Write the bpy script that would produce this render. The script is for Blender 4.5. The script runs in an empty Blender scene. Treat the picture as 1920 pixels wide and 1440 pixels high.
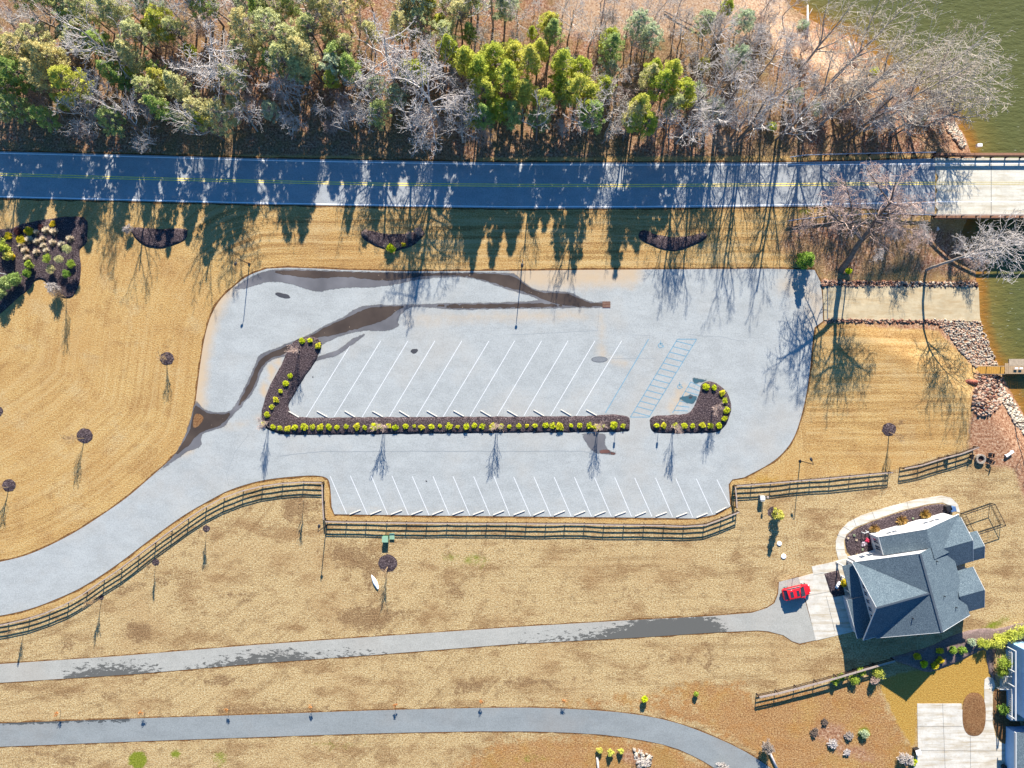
import bpy, math, random
import numpy as np
from mathutils import Vector, Matrix
from mathutils.geometry import delaunay_2d_cdt
R = math.radians
random.seed(7)
rng = np.random.default_rng(7)
SC = bpy.context.scene
COL = SC.collection
H = 111.0            # camera height above the car park, metres
PPM = 12.0           # photo pixels per metre on the car park

# ------------------------------------------------------------ camera, sky, sun, exposure
cam_d = bpy.data.cameras.new('camera')
cam = bpy.data.objects.new('camera', cam_d); COL.objects.link(cam)
cam.location = (0, 0, H); cam.rotation_euler = (0, 0, 0)
cam_d.sensor_width = 36.0
cam_d.lens = 18.0 / (80.0 / H)
cam_d.clip_end = 6000
SC.camera = cam
SUN_AZ = math.atan2(0.10, 1.0)      # east of +Y
SUN_EL = R(28.1)
W = bpy.data.worlds.new("World"); SC.world = W; W.use_nodes = True
wn = W.node_tree; wn.nodes.clear()
sky = wn.nodes.new('ShaderNodeTexSky'); sky.sky_type = 'NISHITA'; sky.sun_disc = False
sky.sun_elevation = SUN_EL; sky.sun_rotation = SUN_AZ
sky.air_density = 1.0; sky.dust_density = 0.3; sky.ozone_density = 5.0
hs = wn.nodes.new('ShaderNodeHueSaturation'); hs.inputs['Saturation'].default_value = 1.25
wb = wn.nodes.new('ShaderNodeBackground'); wb.inputs[1].default_value = 0.082
wo = wn.nodes.new('ShaderNodeOutputWorld')
wn.links.new(sky.outputs[0], hs.inputs['Color']); wn.links.new(hs.outputs[0], wb.inputs[0]); wn.links.new(wb.outputs[0], wo.inputs[0])
sd = bpy.data.lights.new('sun', 'SUN'); sd.energy = 4.9; sd.angle = R(0.5); sd.color = (1.0, 0.935, 0.83)
sun = bpy.data.objects.new('sun', sd); COL.objects.link(sun)
SDIR = Vector((math.sin(SUN_AZ) * math.cos(SUN_EL), math.cos(SUN_AZ) * math.cos(SUN_EL), math.sin(SUN_EL)))
sun.rotation_euler = SDIR.to_track_quat('Z', 'Y').to_euler(); sun.location = SDIR * 300
SC.view_settings.view_transform = 'Standard'; SC.view_settings.look = 'None'
SC.view_settings.exposure = 1.38; SC.view_settings.gamma = 1.0
SC.view_settings.use_curve_mapping = False
SC.cycles.max_bounces = 5; SC.cycles.transparent_max_bounces = 6

# ------------------------------------------------------------ ground shape
WZ = -3.8
def P(px, py, z=0.0):
    k = (H - z) / H
    return ((px - 960) / PPM * k, (720 - py) / PPM * k)
SHORE_PX = [(700, -1900), (1040, -1300), (1240, -800), (1330, -480), (1370, -300), (1430, -160), (1462, -20), (1482, 12), (1522, 38), (1560, 58), (1590, 68), (1625, 92), (1655, 112), (1690, 150), (1735, 195), (1782, 222), (1806, 250), (1816, 275),
            (1822, 300), (1818, 400), (1800, 440), (1812, 480), (1830, 508), (1832, 540), (1834, 600), (1846, 640), (1862, 672), (1880, 705), (1900, 745), (1922, 785), (1950, 830), (1990, 900), (2060, 1000), (2200, 1160)]
SHORE = np.array([P(x, y, WZ) for x, y in SHORE_PX])
WATERPOLY = np.vstack([SHORE, [(900, -900), (900, 900), (SHORE[0][0] - 40, 900)]])
def inpoly(X, Y, poly):
    X = np.asarray(X, float); Y = np.asarray(Y, float)
    ins = np.zeros(X.shape, bool); n = len(poly); j = n - 1
    for i in range(n):
        xi, yi = poly[i]; xj, yj = poly[j]
        c = ((yi > Y) != (yj > Y))
        with np.errstate(divide='ignore', invalid='ignore'):
            xx = (xj - xi) * (Y - yi) / ((yj - yi) if yj != yi else 1e-9) + xi
        ins ^= c & (X < xx); j = i
    return ins
def pdist(X, Y, line, closed=False):
    X = np.asarray(X, float); Y = np.asarray(Y, float)
    d = np.full(X.shape, 1e9); n = len(line)
    for i in range(n if closed else n - 1):
        ax, ay = line[i]; bx, by = line[(i + 1) % n]
        dx, dy = bx - ax, by - ay; L = dx * dx + dy * dy + 1e-12
        t = np.clip(((X - ax) * dx + (Y - ay) * dy) / L, 0, 1)
        d = np.minimum(d, np.hypot(X - ax - t * dx, Y - ay - t * dy))
    return d
_wy = [P(0, y)[1] for y in (1200, 900, 760, 690, 610, 530, 490, 420, 280, 200, 0, -160)]
_wv = [6, 6, 7, 13, 24, 24, 13, 8, 8, 9, 12, 14]
def GZn(X, Y):
    X = np.asarray(X, float); Y = np.asarray(Y, float)
    d = pdist(X, Y, SHORE); w = np.interp(Y, _wy, _wv)
    ins = inpoly(X, Y, WATERPOLY)
    f = np.clip(1 - d / w, 0, 1); f = np.where(f < .12, f * f / .24, f - .06) / .94
    z = np.where(ins, WZ - np.minimum(d * .3, 3.0), WZ * f)
    x1 = P(1750, 0)[0]; yt = P(0, 279)[1]; yb = P(0, 412)[1]
    dx = np.maximum(X - x1, 0); dy = np.maximum(np.maximum(Y - yt, yb - Y), 0)
    zr = -np.maximum(np.hypot(dx, dy) - .6, 0) * 1.0
    return np.maximum(z, np.maximum(zr, -7.5))
def GZ(x, y): return float(GZn(np.array([x]), np.array([y]))[0])
def G(px, py, dz=0.0):
    z = 0.0
    for _ in range(4):
        x, y = P(px, py, z); z = GZ(x, y)
    return Vector((x, y, z + dz))
def topx(X, Y, Z=0.0):
    k = H / (H - Z); return 960 + X * PPM * k, 720 - Y * PPM * k

# ------------------------------------------------------------ object helpers
ORD = 'first second third fourth fifth sixth seventh eighth ninth tenth eleventh twelfth thirteenth fourteenth fifteenth sixteenth seventeenth eighteenth nineteenth'.split()
TENS = {2: 'twent', 3: 'thirt', 4: 'fort', 5: 'fift', 6: 'sixt', 7: 'sevent', 8: 'eight', 9: 'ninet'}
def nth(n):
    if n <= 19: return ORD[n - 1]
    if n >= 100: return 'hundred-and-' + nth(n - 100) if n > 100 else 'hundredth'
    t, u = divmod(n, 10)
    return TENS[t] + 'ieth' if u == 0 else TENS[t] + 'y-' + ORD[u - 1]
def tag(o, label=None, cat=None, group=None, kind=None):
    if label: o['label'] = label
    if cat: o['category'] = cat
    if group: o['group'] = group
    if kind: o['kind'] = kind
    return o
def empty(name, loc, rz=0, label=None, cat=None, group=None):
    o = bpy.data.objects.new(name, None); COL.objects.link(o); o.empty_display_size = .3
    o.location = loc; o.rotation_euler = (0, 0, rz); return tag(o, label, cat, group)
def link(name, me, parent=None, loc=None, rz=0):
    o = bpy.data.objects.new(name, me); COL.objects.link(o)
    if parent: o.parent = parent
    if loc is not None: o.location = loc
    if rz: o.rotation_euler = (0, 0, rz)
    return o
def children(o): return [c for c in bpy.data.objects if c.parent == o]
KIDS = {}
def copy_tree(o, parent=None, kids=None):
    c = o.copy(); COL.objects.link(c)
    if parent: c.parent = parent
    if o.name not in KIDS: KIDS[o.name] = children(o)
    for ch in KIDS[o.name]: copy_tree(ch, c)
    return c
class MB:
    def __init__(s): s.v = []; s.f = []; s.m = []
    def add(s, vs, fs, mi=0):
        b = len(s.v); s.v += [tuple(v) for v in vs]; s.f += [tuple(b + i for i in f) for f in fs]; s.m += [mi] * len(fs); return s
    def box(s, c, d, rz=0, mi=0, tilt=None):
        cx, cy, cz = c; hx, hy, hz = d[0] / 2, d[1] / 2, d[2] / 2
        M = Matrix.Rotation(rz, 3, 'Z')
        if tilt: M = M @ Matrix.Rotation(tilt[0], 3, tilt[1])
        vs = [Vector(c) + M @ Vector((sx * hx, sy * hy, sz * hz)) for sx in (-1, 1) for sy in (-1, 1) for sz in (-1, 1)]
        return s.add(vs, [(0, 1, 3, 2), (4, 6, 7, 5), (0, 4, 5, 1), (2, 3, 7, 6), (0, 2, 6, 4), (1, 5, 7, 3)], mi)
    def bar(s, a, b, w, h, mi=0):
        a = Vector(a); b = Vector(b); d = (b - a); L = d.length; d.normalize()
        up = Vector((0, 0, 1)) if abs(d.z) < .95 else Vector((1, 0, 0))
        x = d.cross(up).normalized(); y = x.cross(d).normalized()
        vs = [p + x * (sx * w / 2) + y * (sy * h / 2) for p in (a, b) for sx, sy in ((-1, -1), (1, -1), (1, 1), (-1, 1))]
        return s.add(vs, [(0, 1, 2, 3), (7, 6, 5, 4), (0, 4, 5, 1), (1, 5, 6, 2), (2, 6, 7, 3), (3, 7, 4, 0)], mi)
    def tube(s, pts, rs, n=8, mi=0, caps=True):
        pts = [Vector(p) for p in pts]
        if not hasattr(rs, '__len__'): rs = [rs] * len(pts)
        rings = []
        for i, p in enumerate(pts):
            d = (pts[min(i + 1, len(pts) - 1)] - pts[max(i - 1, 0)]).normalized()
            up = Vector((0, 0, 1)) if abs(d.z) < .9 else Vector((1, 0, 0))
            x = d.cross(up).normalized(); y = x.cross(d).normalized()
            rings.append([p + (x * math.cos(2 * math.pi * k / n) + y * math.sin(2 * math.pi * k / n)) * rs[i] for k in range(n)])
        fs = [(i * n + k, i * n + (k + 1) % n, (i + 1) * n + (k + 1) % n, (i + 1) * n + k) for i in range(len(pts) - 1) for k in range(n)]
        if caps: fs += [tuple(range(n))[::-1], tuple((len(pts) - 1) * n + k for k in range(n))]
        return s.add([v for r in rings for v in r], fs, mi)
    def prism(s, poly, z0, z1, mi=0):
        n = len(poly)
        vs = [(x, y, z0) for x, y in poly] + [(x, y, z1) for x, y in poly]
        return s.add(vs, [tuple(range(n))[::-1], tuple(range(n, 2 * n))] + [(i, (i + 1) % n, n + (i + 1) % n, n + i) for i in range(n)], mi)
    def ball(s, c, r, nu=10, nv=6, sq=(1, 1, 1), mi=0, z0=-1.0):
        vs = []; fs = []
        for j in range(nv + 1):
            t = math.asin(z0) + (math.pi / 2 - math.asin(z0)) * j / nv
            for i in range(nu):
                a = 2 * math.pi * i / nu
                vs.append((c[0] + r * sq[0] * math.cos(t) * math.cos(a), c[1] + r * sq[1] * math.cos(t) * math.sin(a), c[2] + r * sq[2] * math.sin(t)))
        fs = [(j * nu + i, j * nu + (i + 1) % nu, (j + 1) * nu + (i + 1) % nu, (j + 1) * nu + i) for j in range(nv) for i in range(nu)]
        return s.add(vs, fs, mi)
    def build(s, name, mats, parent=None, smooth=False, loc=None):
        me = bpy.data.meshes.new(name); me.from_pydata(s.v, [], s.f)
        for m in (mats if isinstance(mats, (list, tuple)) else [mats]): me.materials.append(m)
        if any(s.m): me.polygons.foreach_set('material_index', s.m)
        if smooth: me.polygons.foreach_set('use_smooth', [True] * len(me.polygons))
        me.update(); return link(name, me, parent, loc)
def np_mesh(name, V, F, mats, smooth=False):
    me = bpy.data.meshes.new(name); n = F.shape[1]
    me.vertices.add(len(V)); me.vertices.foreach_set('co', V.astype(np.float32).ravel())
    me.loops.add(F.size); me.loops.foreach_set('vertex_index', F.astype(np.int32).ravel())
    me.polygons.add(len(F)); me.polygons.foreach_set('loop_start', np.arange(0, F.size, n, dtype=np.int32)); me.polygons.foreach_set('loop_total', np.full(len(F), n, dtype=np.int32))
    if smooth: me.polygons.foreach_set('use_smooth', np.ones(len(F), bool))
    for m in mats: me.materials.append(m)
    me.update(calc_edges=True); return me

# ------------------------------------------------------------ materials
class NT:
    def __init__(s, name, rough=.9, spec=.2):
        s.m = bpy.data.materials.new(name); s.m.use_nodes = True; s.t = s.m.node_tree; s.b = s.t.nodes['Principled BSDF']
        s.b.inputs['Roughness'].default_value = rough; s.b.inputs['Specular IOR Level'].default_value = spec
        s.co = s.t.nodes.new('ShaderNodeTexCoord').outputs['Object']; s.geo = None
    def n(s, t, **k):
        x = s.t.nodes.new(t)
        for a, b in k.items(): setattr(x, a, b)
        return x
    def l(s, a, b): s.t.links.new(a, b); return s
    def inp(s, sock, v):
        if hasattr(v, 'is_linked') or isinstance(v, bpy.types.NodeSocket): s.t.links.new(v, sock)
        else: sock.default_value = v if not (isinstance(v, tuple) and len(v) == 3 and sock.type == 'RGBA') else (*v, 1)
    def world(s):
        g = s.n('ShaderNodeNewGeometry'); s.co = g.outputs['Position']; return s
    def mapped(s, sc=(1, 1, 1), rot=0, vec=None):
        x = s.n('ShaderNodeMapping'); s.l(vec or s.co, x.inputs[0]); x.inputs['Scale'].default_value = sc; x.inputs['Rotation'].default_value = (0, 0, rot); return x.outputs[0]
    def noise(s, scale, detail=3, rough=.6, vec=None, dist=0, col=False):
        x = s.n('ShaderNodeTexNoise'); s.l(vec or s.co, x.inputs['Vector']); x.inputs['Scale'].default_value = scale; x.inputs['Detail'].default_value = detail
        x.inputs['Roughness'].default_value = rough; x.inputs['Distortion'].default_value = dist; return x.outputs['Color' if col else 'Fac']
    def vor(s, scale, vec=None, out='Distance', rnd=1):
        x = s.n('ShaderNodeTexVoronoi'); s.l(vec or s.co, x.inputs['Vector']); x.inputs['Scale'].default_value = scale; x.inputs['Randomness'].default_value = rnd; return x.outputs[out]
    def ramp(s, fac, stops, interp='LINEAR'):
        x = s.n('ShaderNodeValToRGB'); s.inp(x.inputs[0], fac); cr = x.color_ramp; cr.interpolation = interp
        while len(cr.elements) > 1: cr.elements.remove(cr.elements[0])
        cr.elements[0].position = stops[0][0]; cr.elements[0].color = (*stops[0][1], 1)
        for p, c in stops[1:]:
            e = cr.elements.new(p); e.color = (*c, 1)
        return x.outputs[0]
    def rng(s, v, a, b, c=0.0, d=1.0, smooth=False):
        x = s.n('ShaderNodeMapRange'); x.interpolation_type = 'SMOOTHSTEP' if smooth else 'LINEAR'
        s.inp(x.inputs[0], v); x.inputs[1].default_value = a; x.inputs[2].default_value = b; x.inputs[3].default_value = c; x.inputs[4].default_value = d; return x.outputs[0]
    def mix(s, f, a, b, mode='MIX'):
        x = s.n('ShaderNodeMix', data_type='RGBA', blend_type=mode); s.inp(x.inputs[0], f); s.inp(x.inputs[6], a); s.inp(x.inputs[7], b); return x.outputs[2]
    def math(s, op, a, b=0.0, clamp=False):
        x = s.n('ShaderNodeMath', operation=op); x.use_clamp = clamp; s.inp(x.inputs[0], a); s.inp(x.inputs[1], b); return x.outputs[0]
    def attr(s, name, out='Color'):
        x = s.n('ShaderNodeAttribute', attribute_name=name); return x.outputs[out]
    def sep(s, c):
        x = s.n('ShaderNodeSeparateColor'); s.l(c, x.inputs[0]); return x.outputs
    def rand(s): return s.n('ShaderNodeObjectInfo').outputs['Random']
    def bump(s, h, strength=.5, dist=.05):
        x = s.n('ShaderNodeBump'); x.inputs['Strength'].default_value = strength; x.inputs['Distance'].default_value = dist; s.l(h, x.inputs['Height']); s.l(x.outputs[0], s.b.inputs['Normal']); return s
    def out(s, c, **k):
        s.inp(s.b.inputs['Base Color'], c)
        for a, b in k.items(): s.inp(s.b.inputs[a], b)
        return s.m
def plain(name, c, rough=.7, spec=.3, var=.12, scale=3.0, metal=0.0, bump=0):
    t = NT(name, rough, spec); n = t.noise(scale, 4, .65)
    a = tuple(max(0, x * (1 - var)) for x in c); b = tuple(min(1, x * (1 + var)) for x in c)
    t.b.inputs['Metallic'].default_value = metal
    if bump: t.bump(n, bump, .02)
    return t.out(t.ramp(n, [(.3, a), (.7, b)]))

# ---- ground
def sRGB(r, g, b, k=1.9):
    f = lambda c: (c / 255 / 12.92 if c / 255 <= .04045 else ((c / 255 + .055) / 1.055) ** 2.4) / k
    return (f(r), f(g), f(b))
g = NT('ground').world()
z1 = g.sep(g.attr('zoneA')); z2 = g.sep(g.attr('zoneB'))
fine = g.noise(4.3, 4, .75); fine2 = g.noise(9.0, 2, .6); mid = g.noise(.55, 4, .62); big = g.noise(.09, 3, .6); edge = g.math('ADD', g.math('MULTIPLY', g.noise(.3, 4, .7), .5), g.math('MULTIPLY', g.noise(1.1, 4, .8), .5))
def brk(mask, amp=.55): # break a soft zone mask up with noise
    v = g.math('ADD', mask, g.math('MULTIPLY', g.math('SUBTRACT', edge, .5), amp * 2.4)); return g.rng(v, .3, .72, smooth=True)
gold = g.ramp(fine, [(.30, sRGB(168, 122, 64)), (.43, sRGB(226, 178, 106)), (.55, sRGB(248, 208, 136)), (.70, sRGB(255, 238, 180))])
gold = g.mix(g.rng(big, .35, .7), gold, g.mix(.35, gold, sRGB(206, 146, 80)))
gold = g.mix(g.rng(mid, .56, .78, 0, .55), gold, g.ramp(fine, [(.3, sRGB(120, 84, 48)), (.7, sRGB(190, 142, 90))]))
cx_ = g.n('ShaderNodeCombineXYZ'); g.l(g.attr('mow', 'Fac'), cx_.inputs[0]); sp_ = g.n('ShaderNodeSeparateXYZ'); g.l(g.co, sp_.inputs[0]); g.l(g.math('MULTIPLY', sp_.outputs[0], .035), cx_.inputs[1]); g.l(g.math('MULTIPLY', sp_.outputs[1], .035), cx_.inputs[2])
streak = g.noise(1.3, 4, .7, cx_.outputs[0])
gold = g.mix(g.rng(g.noise(.2, 5, .7), .5, .66, 0, .55), gold, g.ramp(fine, [(.34, sRGB(140, 100, 58)), (.5, sRGB(200, 150, 90)), (.66, sRGB(232, 190, 130))]))
gold = g.mix(g.rng(g.noise(.14, 4, .7), .55, .72, 0, .6), gold, g.ramp(fine, [(.34, sRGB(200, 160, 104)), (.6, sRGB(255, 230, 176))]))
gold = g.mix(g.math('MULTIPLY', g.rng(streak, .5, .62), g.math('ADD', g.math('MULTIPLY', z2[2], .5), .16)), gold, g.ramp(fine, [(.36, sRGB(130, 92, 52)), (.6, sRGB(206, 154, 92))]))
gold = g.mix(g.math('MULTIPLY', g.rng(streak, .5, .38), g.math('ADD', g.math('MULTIPLY', z2[2], .35), .14)), gold, sRGB(252, 222, 164))
pale = g.ramp(fine, [(.32, sRGB(140, 104, 60)), (.44, sRGB(214, 178, 122)), (.54, sRGB(244, 212, 154)), (.68, sRGB(255, 244, 200))])
pale = g.mix(g.rng(mid, .54, .7, 0, .6), pale, g.ramp(fine, [(.3, sRGB(104, 80, 52)), (.7, sRGB(190, 150, 104))]))
pale = g.mix(g.rng(g.noise(.22, 5, .7, g.mapped((.6, 1.3, 1))), .50, .62, 0, .75), pale, g.ramp(fine, [(.34, sRGB(118, 88, 54)), (.5, sRGB(180, 140, 94)), (.68, sRGB(224, 186, 134))]))
pale = g.mix(g.rng(big, .5, .75, 0, .45), pale, sRGB(204, 160, 108))
pale = g.mix(g.rng(streak, .52, .66, 0, .35), pale, sRGB(150, 112, 70))
rust = g.ramp(fine, [(.34, sRGB(118, 74, 44)), (.45, sRGB(182, 124, 74)), (.55, sRGB(216, 160, 98)), (.67, sRGB(244, 204, 146))])
rust = g.mix(g.rng(g.noise(.18, 5, .75), .48, .6, 0, .8), rust, g.ramp(fine, [(.34, sRGB(140, 96, 44)), (.5, sRGB(214, 160, 84)), (.67, sRGB(250, 216, 140))]))
rust = g.mix(g.rng(mid, .5, .75, 0, .6), rust, sRGB(222, 150, 70))
rust = g.mix(g.rng(big, .55, .7, 0, .5), rust, sRGB(176, 130, 50))
lawn = g.ramp(fine, [(.25, sRGB(170, 122, 44)), (.5, sRGB(222, 174, 82)), (.75, sRGB(246, 210, 120))])
lit = g.ramp(g.noise(3.0, 5, .85), [(.36, sRGB(52, 32, 26)), (.45, sRGB(150, 96, 72)), (.52, sRGB(216, 160, 128)), (.59, sRGB(244, 206, 172)), (.68, sRGB(255, 244, 226))])
lit = g.mix(g.rng(g.noise(.5, 4, .7), .5, .64, 0, .7), lit, g.ramp(g.noise(3.4, 4, .8), [(.36, sRGB(60, 44, 30)), (.5, sRGB(176, 142, 92)), (.64, sRGB(240, 214, 160))]))
lit = g.mix(g.rng(mid, .45, .7, 0, .55), lit, g.ramp(fine2, [(.3, sRGB(150, 104, 58)), (.7, sRGB(224, 176, 108))]))
lit = g.mix(g.rng(big, .42, .62, 0, .6), lit, g.ramp(fine, [(.38, sRGB(66, 66, 38)), (.5, sRGB(150, 132, 84)), (.62, sRGB(214, 190, 140))]))
brown = g.ramp(fine, [(.28, sRGB(84, 62, 42)), (.48, sRGB(156, 120, 82)), (.72, sRGB(222, 184, 134))])
green = g.ramp(fine, [(.25, sRGB(96, 110, 24)), (.5, sRGB(150, 160, 40)), (.75, sRGB(196, 196, 90))])
sandc = g.ramp(g.noise(3.0, 5, .85), [(.36, sRGB(130, 92, 70)), (.46, sRGB(220, 176, 140)), (.56, sRGB(246, 212, 176)), (.68, sRGB(255, 242, 220))])
z3 = g.sep(g.attr('zoneC'))
c = g.mix(brk(z1[1], .35), gold, pale)
c = g.mix(g.math('MULTIPLY', brk(z3[0], 1.1), .78), c, rust)
c = g.mix(brk(z3[1], .6), c, lawn)
c = g.mix(g.math('MULTIPLY', brk(z1[2], 1.3), .8), c, brown)
c = g.mix(brk(z2[0], .7), c, green)
c = g.mix(brk(z1[0], .35), c, lit)
c = g.mix(brk(z3[2], .6), c, sandc)
soil = g.ramp(g.noise(2.5, 5, .8), [(.36, sRGB(110, 66, 46)), (.48, sRGB(196, 140, 104)), (.6, sRGB(236, 196, 158)), (.7, sRGB(255, 236, 214))])
c = g.mix(brk(z2[1], .5), c, soil)
c = g.mix(g.rng(fine2, .3, .7, .18, 0), c, sRGB(70, 46, 24), 'MIX')
g.bump(g.noise(5.5, 4, .75), .9, .12)
M_ground = g.out(c)

def asphalt(name, base, warm, var=.06, attr=True, wetattr=False):
    t = NT(name, .85, .25).world()
    n = t.noise(.12, 4, .6); f = t.noise(14, 3, .8); mp = t.noise(1.0, 4, .6, t.mapped((.25, 1.2, 1)))
    c = t.ramp(n, [(.3, tuple(x * (1 - var) for x in base)), (.7, tuple(x * (1 + var) for x in base))])
    c = t.mix(t.rng(mp, .4, .7, 0, .35), c, tuple(x * (1 - 1.6 * var) for x in base))
    bl_ = t.noise(.45, 6, .75, t.mapped((.6, 1.1, 1), .3)); c = t.mix(t.rng(bl_, .46, .68, 0, .5), c, tuple(min(1, x * 1.25) for x in base)); c = t.mix(t.rng(bl_, .5, .34, 0, .45), c, tuple(x * .8 for x in base))
    gr = t.noise(5.0, 4, .85); c = t.mix(t.rng(gr, .5, .36, 0, .5), c, tuple(x * .6 for x in base)); c = t.mix(t.rng(gr, .52, .66, 0, .5), c, tuple(min(1, x * 1.35) for x in base))
    c = t.mix(t.rng(f, .3, .75, .22, 0), c, tuple(x * .55 for x in base))
    c = t.mix(t.rng(f, .62, .8, 0, .3), c, tuple(min(1, x * 1.4) for x in base))
    c = t.mix(t.rng(t.noise(.07, 4, .6), .5, .68, 0, .32), c, tuple(.5 * x + .5 * y * .9 for x, y in zip(base, warm)))
    if attr:
        a = t.sep(t.attr('stain')); e = t.noise(.5, 4, .65)
        s = t.rng(t.math('ADD', a[0], t.math('MULTIPLY', t.math('SUBTRACT', e, .5), .6)), .15, .95, 0, .85, True)
        c = t.mix(s, c, warm)
        wsp = t.noise(2.2, 5, .75, t.mapped((.4, 1, 1)))
        w = t.rng(t.math('ADD', a[1], t.math('MULTIPLY', t.math('SUBTRACT', wsp, .5), 1.5)), .49, .53)
        c = t.mix(w, c, tuple(x * .30 for x in base))
        t.l(t.rng(w, 0, 1, .85, .45), t.b.inputs['Roughness'])
    t.bump(f, .25, .01)
    return t.out(c)
M_lot = asphalt('pavement_grey', sRGB(204, 208, 206), sRGB(230, 200, 160), .09)
M_road = asphalt('road_grey', sRGB(200, 204, 206), sRGB(190, 170, 150), .12)
M_drive = asphalt('drive_grey', sRGB(204, 202, 192), sRGB(200, 175, 150), .06)
M_path = asphalt('path_grey', sRGB(168, 174, 174), sRGB(190, 160, 130), .07)
def concrete(name, base, stain, jx=0, jy=0):
    t = NT(name, .85, .25).world(); n = t.noise(.5, 5, .65); f = t.noise(9, 3, .7); st = t.noise(1.2, 4, .7, t.mapped((.15, 1.3, 1)))
    c = t.ramp(n, [(.35, tuple(x * .8 for x in base)), (.6, base)])
    c = t.mix(t.rng(st, .46, .66, 0, .75), c, stain); c = t.mix(t.rng(t.noise(2.4, 5, .8), .52, .68, 0, .5), c, stain); c = t.mix(t.rng(f, .3, .7, .2, 0), c, tuple(x * .6 for x in base))
    t.bump(f, .2, .01); return t.out(c)
M_conc = concrete('concrete_pale', sRGB(252, 246, 232, 1.75), sRGB(206, 182, 142))
M_walk = concrete('concrete_walk', sRGB(255, 250, 236, 1.6), sRGB(235, 214, 184))
M_deck = concrete('bridge_concrete', sRGB(252, 246, 228, 1.7), sRGB(216, 200, 168))
M_ramp = concrete('ramp_concrete', sRGB(240, 220, 180), sRGB(206, 176, 130))
M_white = plain('white_paint', (.8, .8, .79), .6, .3, .1, 8)
M_linew = plain('worn_white_paint', (.56, .57, .57), .7, .2, .12, 6)
M_yel = plain('yellow_paint', (.88, .66, .16), .7, .2, .15, 3)
M_blue = plain('worn_blue_paint', sRGB(134, 184, 208), .7, .2, .2, 3)
t = NT('mulch', .95, .1).world()
M_mulch = t.out(t.ramp(t.noise(5.5, 5, .85), [(.34, sRGB(20, 16, 20)), (.46, sRGB(70, 58, 62)), (.55, sRGB(116, 100, 102)), (.68, sRGB(196, 176, 172))])); t.bump(t.noise(6, 4, .8), 1, .1)
t = NT('mulch_brown', .95, .1).world()
M_straw = t.out(t.ramp(t.noise(4.5, 5, .85), [(.3, sRGB(90, 54, 34)), (.5, sRGB(160, 116, 78)), (.75, sRGB(206, 168, 120))])); t.bump(t.noise(6, 4, .8), 1, .08)
t = NT('edge_soil', .95, .1).world()
M_edge = t.out(t.ramp(t.noise(2.2, 4, .8), [(.35, sRGB(90, 64, 40)), (.55, sRGB(150, 108, 66)), (.75, sRGB(205, 160, 100))]))
def puddle_mat(name, c, rough, fl=True):
    t = NT(name, rough, .5).world(); n = t.noise(.25, 3, .5)
    c0 = t.ramp(n, [(.35, tuple(x * .75 for x in c)), (.7, tuple(x * 1.25 for x in c))])
    if fl:
        v = t.vor(1.6); sp = t.rng(v, .09, .11, 1, 0); sp = t.math('MULTIPLY', sp, t.rng(t.noise(.8, 2), .5, .6))
        c0 = t.mix(sp, c0, sRGB(214, 190, 160))
    t.out(c0); rim = t.attr('rim', 'Fac'); e = t.noise(2.0, 5, .8); soft = .26 if not fl else .12
    al = t.rng(t.math('ADD', rim, t.math('MULTIPLY', t.math('SUBTRACT', e, .5), .5 if not fl else .22)), .0, .0 + soft, smooth=True)
    tr = t.n('ShaderNodeBsdfTransparent'); mx = t.n('ShaderNodeMixShader'); t.l(al, mx.inputs[0]); t.l(tr.outputs[0], mx.inputs[1]); t.l(t.b.outputs[0], mx.inputs[2]); t.l(mx.outputs[0], t.t.nodes['Material Output'].inputs[0])
    return t.m
M_puddle = puddle_mat('puddle_water', sRGB(100, 86, 74), .12)
M_wet = puddle_mat('wet_asphalt', sRGB(132, 130, 132), .4, False)
M_wetdark = puddle_mat('dark_wet_spot', sRGB(84, 84, 88), .5, False)
# water
t = NT('lake_water', .22, .25).world()
dep = t.attr('depth', 'Fac')
wv = t.noise(1.0, 4, .65, t.mapped((.55, 1.5, 1), R(-28)))
wc = t.ramp(t.math('ADD', dep, t.math('MULTIPLY', t.math('SUBTRACT', t.noise(.25, 3), .5), .25)), [(0, sRGB(196, 138, 60)), (.16, sRGB(170, 120, 50)), (.34, sRGB(140, 126, 66)), (.7, sRGB(118, 114, 60)), (1, sRGB(110, 112, 64))])
wc = t.mix(t.rng(wv, .35, .7, 0, .3), wc, sRGB(118, 124, 70))
fl = t.noise(2.2, 3, .7, t.mapped((.5, 2.4, 1), R(62))); wc = t.mix(t.math('MULTIPLY', t.rng(fl, .66, .72), .5), wc, (.6, .6, .5))  # pale flecks painted into the water colour in place of sun glints on ripples
t.b.inputs['Roughness'].default_value = .16
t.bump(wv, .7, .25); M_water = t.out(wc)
# leaves
def leaf_mat(name, cols, trans=.35, scale=.9):
    t = NT(name, .75, .1); r = t.rand()
    a = t.ramp(r, [(i / (len(cols) - 1), c) for i, c in enumerate(cols)])
    n = t.noise(scale, 3, .7)
    c = t.mix(1.0, a, t.ramp(n, [(.3, (.45, .5, .45)), (.5, (1, 1, 1)), (.75, (1.5, 1.4, 1.25))]), 'MULTIPLY')
    t.out(c); tr = t.n('ShaderNodeBsdfTranslucent'); t.l(c, tr.inputs[0]); mx = t.n('ShaderNodeMixShader'); mx.inputs[0].default_value = trans
    t.l(t.b.outputs[0], mx.inputs[1]); t.l(tr.outputs[0], mx.inputs[2]); t.l(mx.outputs[0], t.t.nodes['Material Output'].inputs[0]); return t.m
L_olive = leaf_mat('needles_olive', [(.50, .52, .22), (.62, .60, .30), (.66, .57, .26), (.52, .56, .28)])
L_yel = leaf_mat('needles_yellow_green', [(.48, .54, .08), (.58, .60, .11), (.62, .57, .13)])
L_dark = leaf_mat('needles_dark_green', [(.30, .42, .12), (.38, .48, .14), (.44, .50, .20)])
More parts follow.
